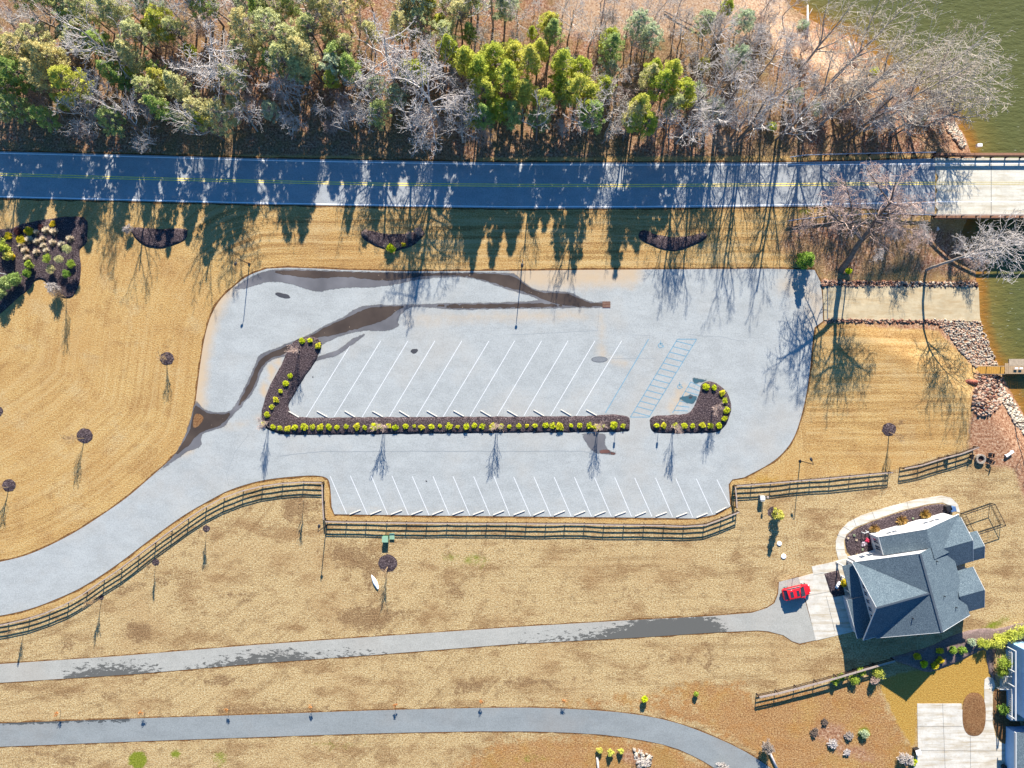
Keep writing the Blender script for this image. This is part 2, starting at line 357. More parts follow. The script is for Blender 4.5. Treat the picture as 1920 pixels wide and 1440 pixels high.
L_grey = leaf_mat('leaves_grey_green', [(.44, .54, .36), (.54, .60, .40), (.46, .52, .32)])
L_shrub = leaf_mat('shrub_yellow_green', [(.55, .62, .02), (.66, .68, .03), (.58, .60, .04)], .25, 3)
L_gold2 = leaf_mat('shrub_yellow', [(.62, .60, .04), (.70, .64, .05)], .2, 3)
L_gold = leaf_mat('shrub_gold', [(.62, .52, .03), (.70, .52, .03)], .2, 3)
L_green = leaf_mat('shrub_green', [(.16, .30, .06), (.28, .38, .05), (.34, .42, .06)], .25, 3)
L_tan = leaf_mat('grass_tan', [(.78, .66, .50), (.85, .76, .60)], .3, 3)
L_gras = leaf_mat('grass_gold', [(.55, .38, .12), (.62, .40, .18)], .3, 3)
L_red = leaf_mat('shrub_dark_red', [(.09, .03, .035), (.12, .05, .05)], .15, 3)
L_orange = leaf_mat('leaves_orange', [(.60, .24, .08), (.62, .32, .12)], .3, 3)
def bark(name, a, b):
    t = NT(name, .9, .15); return t.out(t.ramp(t.noise(2.5, 4, .7), [(.35, a), (.65, b)]))
B_pale = bark('bark_pale_grey', (.38, .34, .32), (.62, .56, .51))
B_mid = bark('bark_grey_brown', (.24, .20, .17), (.42, .36, .31))
B_dark = bark('bark_dark', (.10, .075, .06), (.20, .15, .12))
B_pink = bark('bark_pinkish', (.38, .26, .22), (.56, .43, .36))

# ------------------------------------------------------------ the ground sheet
def chaikin(pts, n=2, closed=True):
    pts = [tuple(p) for p in pts]
    for _ in range(n):
        q = []; m = len(pts)
        rngi = range(m if closed else m - 1)
        if not closed: q.append(pts[0])
        for i in rngi:
            a = pts[i]; b = pts[(i + 1) % m]
            q.append((a[0] * .75 + b[0] * .25, a[1] * .75 + b[1] * .25)); q.append((a[0] * .25 + b[0] * .75, a[1] * .25 + b[1] * .75))
        if not closed: q.append(pts[-1])
        pts = q
    return pts
def softzone(PX, PY, poly, w):
    """1 inside, 0 outside, 0.5 on the outline, soft over w photo pixels"""
    d = pdist(PX, PY, poly, True); s = np.where(inpoly(PX, PY, poly), 1, -1)
    return np.clip(.5 + s * d / (2 * w), 0, 1)
ROAD_N = [(-60, 283), (0, 284), (240, 290), (480, 297), (720, 301), (960, 305), (1440, 305), (1600, 302), (1750, 297), (1765, 296)]
ROAD_S = [(-60, 367), (0, 371), (240, 377), (480, 383), (720, 387), (960, 391), (1200, 390.5), (1440, 387.5), (1560, 387), (1640, 392), (1700, 401), (1765, 404)]
fence_line = [(-80, 1175), (0, 1168), (56, 1157), (129, 1128), (196, 1086), (261, 1040), (323, 994), (387, 950), (457, 918), (531, 903), (608, 902), (611, 976), (1160, 980), (1300, 982), (1381, 957), (1374, 908), (1666, 884), (1825, 835)]
LOT_UP0 = [(-60, 1064), (0, 1054), (50, 1042), (100, 1020), (150, 993), (200, 960), (240, 932), (280, 897), (320, 862), (343, 838), (356, 805), (366, 762), (371, 720), (376, 680), (384, 630), (395, 592), (412, 562), (435, 540), (465, 516), (500, 504)]
def ellipse(cx, cy, rx, ry, rot=0, n=20):
    return [(cx + rx * math.cos(a) * math.cos(rot) - ry * math.sin(a) * math.sin(rot), cy + rx * math.cos(a) * math.sin(rot) + ry * math.sin(a) * math.cos(rot)) for a in [2 * math.pi * i / n for i in range(n)]]
def build_ground():
    def axis(lo, hi, step, far):
        a = np.arange(lo, hi + .01, step); k = [10, 25, 60, 150, 400, 1000, far]
        return np.concatenate([lo - np.array(k[::-1], float), a, hi + np.array(k, float)])
    xs = axis(-92, 92, .75, 2500); ys = axis(-72, 76, .75, 2500)
    X, Y = np.meshgrid(xs, ys); sh = X.shape; X = X.ravel(); Y = Y.ravel()
    Z = GZn(X, Y)
    und = .0
    PX, PY = topx(X, Y, Z)
    zA = np.zeros((len(X), 4)); zB = np.zeros((len(X), 4)); zC = np.zeros((len(X), 4)); zA[:, 3] = zB[:, 3] = zC[:, 3] = 1
    U = lambda *a: np.maximum.reduce(a)
    litter = softzone(PX, PY, [(-4000, -4000), (4000, -4000), (4000, 292), (1740, 290), (960, 296), (480, 291), (0, 284), (-4000, 280)], 6)
    under = softzone(PX, PY, [(1480, 400), (1640, 404), (1760, 410), (1840, 430), (1860, 520), (1810, 535), (1540, 528), (1500, 500), (1440, 470)], 30) * .75
    zA[:, 0] = U(litter, under, softzone(PX, PY, [(700, 288), (900, 290), (900, 300), (700, 300)], 4))
    zA[:, 1] = softzone(PX, PY, fence_line + [(1840, 860), (4000, 860), (4000, 4000), (-4000, 4000), (-4000, 1180)], 10)
    zC[:, 0] = U(softzone(PX, PY, [(1060, 1376), (1190, 1384), (1260, 1398), (1340, 1440), (1340, 1700), (800, 1700), (860, 1440), (930, 1392)], 30),
                 softzone(PX, PY, [(1280, 1300), (1416, 1312), (1560, 1282), (1640, 1268), (1650, 1300), (1690, 1370), (1720, 1430), (1715, 1800), (1400, 1800), (1430, 1430), (1380, 1385), (1330, 1350)], 22),
                 softzone(PX, PY, ellipse(1330, 1300, 90, 25), 20) * .8,
                 softzone(PX, PY, [(900, 1330), (1190, 1332), (1320, 1370), (1440, 1430), (1440, 1380), (1330, 1310), (1200, 1296)], 14) * .62)
    zC[:, 1] = U(softzone(PX, PY, [(1647, 1280), (1690, 1260), (1740, 1255), (1800, 1235), (1850, 1215), (1862, 1265), (1850, 1320), (1720, 1320), (1718, 1410), (1690, 1370), (1655, 1300)], 6),
                 softzone(PX, PY, ellipse(1440, 900, 60, 18), 20) * .5, softzone(PX, PY, ellipse(190, 990, 60, 25, -.5), 20) * .4)
    z = lambda *e: U(*[softzone(PX, PY, ellipse(a, b, c_, d, r), w) * s for a, b, c_, d, r, w, s in e])
    zA[:, 2] = z((690, 1155, 75, 26, 0, 22, .8), (660, 1045, 50, 30, .2, 25, .75), (510, 1330, 110, 9, 0, 14, .8), (260, 1185, 26, 22, 0, 14, .8), (120, 1205, 30, 15, 0, 14, .55), (880, 1290, 30, 9, 0, 8, .9),
                 (980, 1280, 130, 7, 0, 12, .8), (420, 1275, 50, 8, 0, 12, .8), (560, 950, 40, 25, 0, 18, .8), (450, 1120, 50, 12, -.1, 15, .6), (700, 1060, 40, 45, 0, 25, .6), (1270, 1240, 60, 14, 0, 16, .5),
                 (1330, 1230, 12, 40, 0, 12, .6), (190, 870, 16, 12, 0, 10, .5), (1690, 795, 22, 12, 0, 14, .6), (200, 1300, 90, 8, 0, 12, .6), (120, 1420, 60, 16, 0, 20, .6), (1180, 1110, 60, 14, 0, 16, .5),
                 (300, 1090, 110, 10, -.25, 14, .6), (860, 1110, 30, 16, 0, 14, .6))
    zB[:, 0] = z((258, 1425, 18, 16, 0, 5, 1), (330, 1414, 12, 9, 0, 6, .95), (412, 1420, 20, 18, 0, 14, .55), (640, 1395, 60, 10, 0, 16, .5), (1510, 398, 14, 7, 0, 8, .8), (20, 415, 12, 6, 0, 10, .5), (1000, 1425, 60, 10, 0, 14, .5),
                 (1620, 1375, 12, 12, 0, 7, .9), (1712, 1428, 8, 10, 0, 5, .9), (1850, 1180, 60, 12, -.5, 10, .6), (870, 1050, 50, 22, 0, 20, .5))
    zB[:, 1] = U(softzone(PX, PY, [(1826, 700), (1850, 690), (1900, 720), (1935, 790), (1980, 900), (1990, 1000), (1930, 960), (1900, 880), (1830, 870), (1815, 830), (1822, 760)], 14),
                 softzone(PX, PY, [(1536, 522), (1750, 528), (1840, 524), (1840, 536), (1540, 534)], 4), softzone(PX, PY, [(1545, 599), (1750, 602), (1835, 604), (1880, 700), (1826, 690), (1760, 620), (1545, 606)], 8),
                 softzone(PX, PY, [(1765, 235), (1815, 250), (1830, 300), (1790, 300)], 8), z((1555, 1375, 40, 26, 0, 16, .7), (1190, 1420, 36, 20, 0, 16, .7), (1600, 1410, 60, 22, .3, 16, .6), (1500, 600, 10, 30, 0, 8, .0)),
                 np.where(inpoly(X, Y, WATERPOLY), 1, 0))
    zB[:, 2] = U(softzone(PX, PY, [(330, 395), (1500, 395), (1500, 502), (470, 500), (400, 470)], 20), softzone(PX, PY, [(1560, 610), (1760, 610), (1820, 700), (1820, 830), (1480, 850), (1520, 700)], 25) * .8,
                 softzone(PX, PY, [(-60, 700), (370, 640), (360, 800), (260, 940), (-60, 1070)], 30) * .25)
    zC[:, 2] = U(softzone(PX, PY, [(985, -400), (1460, -400), (1480, 20), (1560, 90), (1640, 150), (1600, 170), (1500, 110), (1330, 60), (1200, 80), (1050, 70)], 22) * .8, softzone(PX, PY, ellipse(1360, 265, 34, 26), 20) * .7)
    V = np.stack([X, Y, Z], 1); ny, nx = sh
    i = np.arange(ny - 1)[:, None] * nx + np.arange(nx - 1)[None, :]; i = i.ravel()
    F = np.stack([i, i + 1, i + nx + 1, i + nx], 1)
    me = np_mesh('ground', V, F, [M_ground], True)
    mw = me.attributes.new('mow', 'FLOAT', 'POINT'); dm = pdist(X, Y, [P(*p) for p in [(-400, 1100)] + LOT_UP0 + [(560, 503), (3000, 506)]]); wr = np.clip((PX - 1450) / 60, 0, 1) * np.clip((PY - 560) / 40, 0, 1); mw.data.foreach_set('value', (dm * (1 - wr) + (Y + 80) * wr).astype(np.float32))
    for nm, a in (('zoneA', zA), ('zoneB', zB), ('zoneC', zC)):
        at = me.color_attributes.new(nm, 'FLOAT_COLOR', 'POINT'); at.data.foreach_set('color', a.astype(np.float32).ravel())
    tag(link('ground', me), kind='structure')
    # water
    xs = np.concatenate([[-60, -20, 0, 15, 28], np.arange(P(1360, 0, WZ)[0], 95, .8), [110, 150, 300, 900]]); ys = np.concatenate([[-900, -300, -150], np.arange(-80, 80, .8), [95, 150, 300, 900]])
    X, Y = np.meshgrid(xs, ys); sh = X.shape; X = X.ravel(); Y = Y.ravel()
    d = pdist(X, Y, SHORE) * np.where(inpoly(X, Y, WATERPOLY), 1, -1)
    V = np.stack([X, Y, np.full(len(X), WZ)], 1); ny, nx = sh
    i = (np.arange(ny - 1)[:, None] * nx + np.arange(nx - 1)[None, :]).ravel(); F = np.stack([i, i + 1, i + nx + 1, i + nx], 1)
    keep = (d[F].max(1) > -3); F = F[keep]
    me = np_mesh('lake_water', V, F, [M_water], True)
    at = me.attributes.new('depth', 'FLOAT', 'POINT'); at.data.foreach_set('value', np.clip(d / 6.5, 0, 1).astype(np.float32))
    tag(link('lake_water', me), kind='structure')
build_ground()

# ------------------------------------------------------------ sheets that lie on the ground
def resample(pts, step, closed=True):
    out = []; n = len(pts)
    for i in range(n if closed else n - 1):
        a = np.array(pts[i], float); b = np.array(pts[(i + 1) % n], float); L = np.hypot(*(b - a)); k = max(1, int(L / step))
        for j in range(k): out.append(tuple(a + (b - a) * j / k))
    if not closed: out.append(tuple(pts[-1]))
    return out
def sheet(name, poly, m, off, res=2.0, smooth=2, jit=0.0, attr=None, holes=(), mound=0.0, rough=0.0, parent=None, kind='structure', px=True, step=None, skirt=0.0):
    if smooth: poly = chaikin(poly, smooth)
    pts = resample(poly, (step or min(res, 1.0)) * (PPM if px else 1))
    if jit: 
        ph = random.random() * 9
        pts = [(x + jit * (PPM if px else 1) * (math.sin(i * 1.7 + ph) * .5 + random.uniform(-.7, .7)), y + jit * (PPM if px else 1) * (math.cos(i * 1.3 + ph) * .5 + random.uniform(-.7, .7))) for i, (x, y) in enumerate(pts)]
    if px:
        pw = [tuple(G(x, y).xy) for x, y in pts] if max(p[0] for p in pts) > 1500 else [P(x, y) for x, y in pts]
    else: pw = pts
    A = np.array(pw); x0, y0 = A.min(0); x1, y1 = A.max(0)
    hw = []
    for h in holes: hw.append([P(x, y) for x, y in resample(chaikin(h, 2), PPM)])
    gx, gy = np.meshgrid(np.arange(x0 + res / 2, x1, res), np.arange(y0 + res / 2, y1, res)); gx = gx.ravel(); gy = gy.ravel()
    if rough or mound: gx = gx + rng.uniform(-.3, .3, gx.shape) * res; gy = gy + rng.uniform(-.3, .3, gy.shape) * res
    ok = inpoly(gx, gy, A) & (pdist(gx, gy, pw, True) > res * .35)
    for h in hw: ok &= ~inpoly(gx, gy, h) & (pdist(gx, gy, h, True) > res * .35)
    verts = [Vector(p) for p in pw]; loops = [list(range(len(pw)))]
    for h in hw: loops.append(list(range(len(verts), len(verts) + len(h)))[::1]); verts += [Vector(p) for p in h]
    verts += [Vector((a, b)) for a, b in zip(gx[ok], gy[ok])]
    vo, ed, fo, *_ = delaunay_2d_cdt(verts, [], [loops[0]], 1, 1e-5)
    vo = np.array([tuple(v) for v in vo]); 
    if hw:
        cen = np.array([vo[list(f)].mean(0) for f in fo]); kp = np.ones(len(fo), bool)
        for h in hw: kp &= ~inpoly(cen[:, 0], cen[:, 1], h)
        fo = [f for f, k in zip(fo, kp) if k]
    Z = GZn(vo[:, 0], vo[:, 1]) + off
    if mound or rough:
        dd = pdist(vo[:, 0], vo[:, 1], pw, True)
        Z = Z + np.minimum(dd / .6, 1) * mound + np.where(dd > .05, rng.normal(0, rough, len(Z)), 0) if rough else Z + np.minimum(dd / .6, 1) * mound
    V = np.column_stack([vo, Z]); fo = [tuple(f) for f in fo]
    if skirt:
        # drop the rim so the sheet reads as a solid layer
        d0 = pdist(vo[:, 0], vo[:, 1], pw, True) < 1e-3; rim = {}
        from collections import Counter
        ec = Counter()
        for f in fo:
            for i in range(len(f)): ec[tuple(sorted((f[i], f[(i + 1) % len(f)])))] += 1
        base = len(V); ex = []
        nf = []
        for (a, b), k in ec.items():
            if k == 1:
                for q in (a, b):
                    if q not in rim: rim[q] = base + len(ex); ex.append((V[q][0], V[q][1], V[q][2] - skirt))
                nf.append((a, b, rim[b], rim[a]))
        V = np.vstack([V, np.array(ex)]); fo += nf
    me = bpy.data.meshes.new(name); me.from_pydata([tuple(v) for v in V], [], fo); me.materials.append(m)
    if name in ('puddle', 'wet_patch', 'dark_spot', 'wet_edge'):
        ra = me.attributes.new('rim', 'FLOAT', 'POINT'); ra.data.foreach_set('value', pdist(V[:, 0], V[:, 1], pw, True).astype(np.float32) * (4 if name == 'dark_spot' else 1))
    if attr is not None:
        PX, PY = topx(V[:, 0], V[:, 1], V[:, 2]); s, w = attr(PX, PY)
        a = me.color_attributes.new('stain', 'FLOAT_COLOR', 'POINT'); a.data.foreach_set('color', np.stack([s, w, s * 0, s * 0 + 1], 1).astype(np.float32).ravel())
    # faces up
    import bmesh
    bm = bmesh.new(); bm.from_mesh(me)
    for f in bm.faces:
        f.normal_update()
        if f.normal.z < 0: f.normal_flip()
    bm.to_mesh(me); bm.free()
    if mound or rough: me.polygons.foreach_set('use_smooth', [True] * len(me.polygons))
    o = link(name, me, parent)
    if kind and not parent: o['kind'] = kind
    return o
def grow(poly, d):
    """outline moved outward by d photo pixels"""
    a = np.array(poly, float); n = len(a); s = sum(a[i][0] * a[(i + 1) % n][1] - a[(i + 1) % n][0] * a[i][1] for i in range(n)); sg = 1 if s > 0 else -1
    out = []
    for i in range(n):
        t = a[(i + 1) % n] - a[i - 1]; t = t / (np.hypot(*t) + 1e-9); out.append((a[i][0] + sg * t[1] * d, a[i][1] - sg * t[0] * d))
    return out
LOT_UP = [(-60, 1064), (0, 1054), (50, 1042), (100, 1020), (150, 993), (200, 960), (240, 932), (280, 897), (320, 862), (343, 838), (356, 805), (366, 762), (371, 720), (376, 680), (384, 630), (395, 592), (412, 562), (435, 540), (465, 516), (500, 504)]
LOT_TOP = [(540, 502), (590, 503.5), (640, 506), (760, 509), (960, 508), (1100, 506), (1250, 505), (1440, 504), (1527, 506)]
LOT_E = [(1538, 528), (1542, 560), (1543, 602), (1527, 614), (1522, 650), (1519, 690), (1512, 740), (1500, 790), (1487, 825), (1466, 852), (1440, 872), (1395, 895), (1373, 899), (1366, 908), (1369, 950)]
LOT_S = [(1340, 965), (1304, 972), (1160, 970), (960, 968), (760, 966), (627, 964), (622, 950), (619, 903), (611, 894), (590, 891), (560, 892.5), (520, 896), (480, 902.5), (430, 918), (400, 934), (350, 962), (310, 990), (270, 1020), (230, 1051), (187, 1081), (150, 1103), (125, 1115), (62, 1141), (0, 1155), (-60, 1162)]
lot = chaikin(LOT_UP, 2, False) + LOT_TOP + chaikin(LOT_E[3:-3], 1, False) [:0] + LOT_E[:3] + chaikin(LOT_E[3:-3], 2, False) + LOT_E[-3:] + LOT_S[:6] + chaikin(LOT_S[6:], 2, False)
edge_l = LOT_UP[9:] + [(500, 504)]; top_l = [(930, 508), (1180, 506)]
def lot_attr(px, py):
    s = np.clip(1 - pdist(px, py, edge_l) / 34, 0, 1) * np.interp(px, [340, 380, 420, 470], [1, 1, .9, .2])
    s = np.maximum(s, np.clip(1 - pdist(px, py, [(975, 520), (1180, 512)]) / 46, 0, 1) * 1.0)
    s = np.maximum(s, np.clip(1 - pdist(px, py, [(1480, 530), (1535, 560), (1530, 600)]) / 60, 0, 1) * .6)
    s = np.maximum(s, np.clip(1 - pdist(px, py, [(492, 740), (512, 690), (525, 672)]) / 14, 0, 1) * 1.0)
    s = np.maximum(s, np.clip(1 - pdist(px, py, [(770, 600), (1090, 590)]) / 28, 0, 1) * .55)
    s = np.maximum(s, np.clip(1 - pdist(px, py, [(1125, 590), (1128, 670), (1170, 680)]) / 24, 0, 1) * .5)
    s = np.maximum(s, np.clip(1 - pdist(px, py, [(1260, 770), (1282, 730)]) / 22, 0, 1) * .8)
    s = np.maximum(s, np.clip(1 - pdist(px, py, [(390, 790), (440, 800), (500, 780)]) / 26, 0, 1) * .45)
    s = np.maximum(s, np.clip(1 - pdist(px, py, [(640, 958), (1290, 962)]) / 10, 0, 1) * .6)
    w = np.clip(1 - pdist(px, py, [(848, 613), (905, 610)]) / 6, 0, 1) * .0
    return s, w
HX = (P(1538, 0)[0], P(0, 504)[1])
sheet('soil_edge', grow(lot, 3.2), M_edge, .008, 3, 0, jit=.10)
lot_o = sheet('parking_lot', lot, M_lot, .035, 1.2, 0, attr=lot_attr, skirt=.06)
def strips(name, segs, m, off, w, parent=None, kind=None):
    b = MB()
    for (p, q) in segs:
        a = Vector(P(*p)); c = Vector(P(*q)); d = (c - a).normalized(); nrm = Vector((-d.y, d.x)) * w / 2
        k = max(1, int((c - a).length / 1.5)); vs = []
        for i in range(k + 1):
            x = a.lerp(c, i / k); vs += [(x.x + nrm.x, x.y + nrm.y, off), (x.x - nrm.x, x.y - nrm.y, off)]
        b.add(vs, [(2 * i, 2 * i + 1, 2 * i + 3, 2 * i + 2) for i in range(k)])
    o = b.build(name, m, parent)
    if kind: o['kind'] = kind
    return o
up = [((662, 639), (573, 784)), ((714, 639), (626, 782)), ((765, 639), (679, 782)), ((815.5, 639), (730, 781.5)), ((866, 639), (781, 781.5)), ((917, 639), (831, 781.5)), ((965, 639), (881, 781)), ((1015.5, 639), (932, 780)), ((1065, 639), (982, 780)), ((1115.5, 639), (1032, 779.5)), ((1165.5, 639), (1080, 780))]
lo = [((619, 892.5), (650, 964)), ((657, 892), (689, 965)), ((696, 892), (727, 965)), ((735, 892), (766, 965.5)), ((773, 893), (804.5, 966)), ((812, 893), (842.5, 966)), ((849.5, 893), (881, 966.5)), ((888, 893), (919, 966.5)), ((926, 893), (956, 967)), ((963, 894), (995, 967)), ((1001, 894), (1033, 967.5)), ((1039, 894.5), (1071, 968)), ((1077, 894.5), (1109, 968)), ((1114.5, 895), (1146, 968)), ((1152.5, 895), (1184, 968)), ((1190, 896), (1222.5, 968.5)), ((1229, 896), (1261, 969)), ((1267, 897), (1299, 970)), ((1305.5, 897.5), (1336, 964)), ((1344, 899), (1369, 949))]
strips('parking_line_paint', up + lo, M_linew, .041, .10, lot_o)
hat = [((1216, 636), (1135, 774)), ((1270, 636), (1182, 782)), ((1306, 636), (1217, 782)), ((1270, 636), (1306, 636)), ((1182, 782), (1217, 782)), ((1295, 716), (1261, 774))]
for i in range(14):
    f = (i + .35) / 14.3; a = (1270 - 88 * f, 636 + 146 * f); n = (1306 - 89 * min(1, f + .055), 636 + 146 * min(1, f + .055)); hat.append((a, n))
for i in range(7):
    f = i / 6.5; hat.append(((1295 - 34 * f, 716 + 58 * f), (1320 - 20 * f - (12 if i > 3 else 0), 728 + 46 * f)))
def wheelchair(cx, cy, s, segs):
    c = [(cx + s * math.cos(a) * 4.2, cy + 2 + s * math.sin(a) * 4.2) for a in [R(20 + k * 32) for k in range(9)]]
    segs += list(zip(c[:-1], c[1:])) + [((cx, cy - 5 * s), (cx, cy + 1 * s)), ((cx, cy + 1 * s), (cx + 4 * s, cy + 1 * s)), ((cx + 4 * s, cy + 1 * s), (cx + 6 * s, cy + 5 * s)), ((cx, cy - 2 * s), (cx + 4 * s, cy - 2 * s)), ((cx - .7, cy - 6.6 * s), (cx + .7, cy - 6.6 * s))]
wheelchair(1238.5, 646, 1.0, hat); wheelchair(1274, 723, .9, hat)
strips('blue_bay_paint', hat, M_blue, .041, .12, lot_o)
M_seam = plain('pavement_seam', sRGB(120, 124, 128), .9, .1)
M_seam2 = plain('pavement_seam_pale', sRGB(172, 178, 180), .9, .1)
def wiggly(pts, amp=1.0, step=10):
    o = resample(pts, step, False); return [(x + random.uniform(-amp, amp) * .4, y + random.uniform(-amp, amp)) for x, y in o]
def chain(pts): return list(zip(pts[:-1], pts[1:]))
strips('pavement_seam', chain(wiggly([(520, 855), (600, 847), (760, 846), (960, 846), (1080, 846), (1105, 848)], .6)), M_seam2, .0405, .09, lot_o)
strips('pavement_crack', chain(wiggly([(1140, 672), (1230, 672)], .6)) + chain(wiggly([(1290, 627), (1350, 632), (1400, 640)], 1)) + chain(wiggly([(466, 815), (440, 850), (425, 890), (430, 912)], 1)) + chain(wiggly([(1220, 629), (1180, 628)], .5)) + chain(wiggly([(960, 628), (1120, 620), (1124, 570)], .5)), M_seam2, .0402, .05, lot_o)
# puddles
PB = [(433, 543), (455, 527), (477, 514), (507, 504.5), (540, 503), (590, 504.5), (640, 507), (760, 510), (960, 509), (972, 518), (985, 530), (1005, 543), (1042, 545), (1072, 547), (1090, 557), (1110, 566), (1144, 565), (1144, 577), (1110, 579), (1072, 578), (1035, 580), (960, 580), (880, 582), (850, 582), (800, 577), (765, 577), (745, 600), (752, 612), (730, 622), (680, 621), (640, 630), (605, 647), (580, 660), (540, 668), (507, 676), (493, 693), (484, 720), (473, 742), (455, 758), (462, 757), (435, 781), (422, 802), (390, 810), (377, 817), (381, 838), (350, 848), (320, 871), (300, 884), (276, 902), (300, 878), (325, 855), (342, 826), (357, 785), (361, 765), (367, 746), (380, 765), (402, 772), (431, 771), (440, 760), (467, 707), (482, 671), (489, 661), (510, 655), (540, 642), (580, 627), (605, 610), (642, 595), (667, 575), (705, 570), (742, 570), (780, 570), (830, 567), (905, 567), (960, 565), (1010, 563), (1000, 557), (960, 547), (917, 532), (880, 521), (830, 521), (780, 526), (742, 535), (697, 541), (655, 540), (615, 545), (596, 549), (578, 544), (542, 533), (518, 529), (495, 531), (473, 539), (453, 544)]
sheet('wet_patch', PB, M_wet, .044, .4, 1, jit=.06)
PD = [(507, 507), (560, 506), (640, 509), (760, 512), (955, 511), (985, 533), (1005, 547), (1042, 549), (1070, 551), (1088, 560), (1112, 569), (1142, 568), (1142, 575), (1110, 576), (1072, 575), (1040, 570), (1015, 561), (985, 548), (950, 540), (915, 527), (870, 518), (820, 517), (770, 521), (730, 528), (690, 524), (640, 519), (590, 524), (545, 517), (520, 514)]
sheet('puddle', PD, M_puddle, .048, .36, 2, jit=.08)
PD2 = [(1070, 572), (1060, 576), (960, 578), (880, 579), (850, 579), (805, 574), (765, 574), (742, 584), (728, 598), (690, 612), (650, 622), (625, 630), (600, 632), (585, 640), (556, 650), (531, 666), (506, 672), (488, 690), (480, 718), (468, 742), (450, 760), (430, 780), (418, 797), (390, 806), (370, 815), (356, 835), (335, 850), (318, 864), (345, 828), (358, 800), (362, 770), (368, 756), (380, 770), (404, 777), (430, 775), (444, 762), (470, 712), (486, 672), (512, 659), (545, 645), (583, 630), (610, 612), (646, 598), (680, 580), (705, 574), (780, 573), (830, 570), (905, 570), (960, 569), (1020, 568)]
sheet('puddle', PD2, M_puddle, .048, .36, 2, jit=.08)
sheet('wet_patch', [(587, 682), (590, 668), (620, 660), (642, 650), (655, 637), (675, 627), (695, 620), (680, 634), (655, 652), (640, 664), (625, 671), (605, 674)], M_wet, .0465, .35, 2, jit=.05)
sheet('dry_patch', [(362, 790), (366, 775), (376, 776), (384, 784), (372, 800), (362, 803)], M_straw, .052, 2, 2)
sheet('puddle', [(1085, 811), (1142, 811), (1134, 825), (1137, 840), (1150, 846), (1164, 846), (1155, 855), (1135, 852), (1120, 852), (1107, 845), (1095, 827)], M_wet, .044, .5, 2, jit=.05)
sheet('puddle', [(1120, 845), (1137, 841), (1150, 848), (1162, 847), (1155, 854), (1137, 851), (1122, 851)], puddle_mat('rusty_puddle', sRGB(140, 100, 88), .3), .048, .4, 2, jit=.04)
for pl in ([(1295, 712), (1300, 705), (1312, 710), (1325, 708), (1327, 713), (1317, 719), (1301, 721)], [(1272, 744), (1284, 742), (1296, 738), (1309, 742), (1306, 753), (1298, 760), (1287, 756), (1274, 751)]):
    sheet('wet_patch', pl, puddle_mat('blue_wet_patch', sRGB(78, 116, 128), .3, False), .044, .4, 2, jit=.08)
sheet('puddle', [(1288, 742), (1298, 740), (1303, 744), (1298, 749), (1289, 748)], puddle_mat('rust_spot', sRGB(110, 74, 62), .3, False), .048, .4, 2, jit=.05)
for cx, cy, rx, ry, r, mm in ((530, 554, 16, 5, .25, M_wetdark), (777, 658, 8, 5, -.2, M_wetdark), (585, 707, 4, 2, 0, M_wetdark), (782, 923, 3, 2.5, 0, M_wetdark), (800, 902, 6, 2, 0, M_wetdark), (492, 810, 4, 3, 0, M_wetdark), (1027, 928, 2, 1.5, 0, M_wetdark), (756, 930, 1.5, 1.5, 0, M_wetdark),
                             (867, 929, 1.5, 1, 0, M_wetdark), (218, 1361 , 1.6, 1.6, 0, M_wetdark), (350, 1365, 1.5, 1.5, 0, M_wetdark), (137, 1365, 2, 2, 0, M_wetdark), (160, 1357, 2, 1.5, 0, M_wetdark), (159, 1368, 1.6, 1.6, 0, M_wetdark), (232, 1374, 2, 1.6, 0, M_wetdark), (723, 1341, 3.2, 2.8, 0, M_wetdark), (632, 1344, 2.2, 1.4, 0, M_wetdark), (612, 1344, 1.4, 1.2, 0, M_wetdark)):
    sheet('dark_spot', ellipse(cx, cy, rx, ry, r, 9), mm, .05, .3, 1, jit=.06)
for k in range(22):
    sheet('dark_spot', ellipse(848 + 60 * random.random(), 613 + random.gauss(0, 1.2), random.uniform(1.2, 3.5), random.uniform(.5, 1.0), -.08, 8), M_wetdark, .050 + k * .0001, .3, 1, jit=.02)
for k in range(34):
    sheet('dark_spot', ellipse(random.uniform(560, 1420), random.choice((random.uniform(650, 770), random.uniform(830, 960))), random.uniform(.7, 2.2), random.uniform(.6, 1.4), 0, 7), M_wetdark, .053 + k * .0001, .3, 1, jit=.03)

# road, drive, path, walks
road = ROAD_N + ROAD_S[::-1]
sheet('road_shoulder', grow(road, 3), M_edge, .008, 5, 0, jit=.12)
road_o = sheet('road', road, M_road, .035, 2, 0, attr=lambda x, y: (np.clip(1 - pdist(x, y, [(1600, 396), (1760, 402)]) / 14, 0, 1) * 1.1, x * 0), skirt=.05)
rN = [(-60, 286), (0, 287.3), (240, 293.5), (480, 300.5), (720, 305), (960, 309), (1200, 309.5), (1440, 309), (1600, 308.5), (1762, 307)]
rS = [(-60, 366), (0, 368.5), (240, 374.5), (480, 380.5), (720, 384.5), (960, 387.7), (1200, 387.3), (1440, 384.5), (1640, 381), (1762, 379)]
rC = [(-60, 325), (0, 327), (240, 334), (480, 340), (720, 345.5), (960, 347.5), (1200, 348), (1440, 346.5), (1600, 345), (1762, 343.5)]
strips('edge_line_paint', chain(rN) + chain(rS), M_white, .042, .13, road_o)
off = lambda l, d: [(x, y + d) for x, y in l]
strips('centre_line_paint', chain(off(rC, -1.9)) + chain(off(rC, 1.9)), M_yel, .042, .14, road_o)
DRU = [(-60, 1249), (0, 1245), (225, 1230), (480, 1209), (720, 1192.5), (960, 1176), (1185, 1162.5), (1335, 1155), (1410, 1149), (1438, 1140), (1452, 1131), (1459, 1113), (1460.5, 1091), (1497, 1082)]
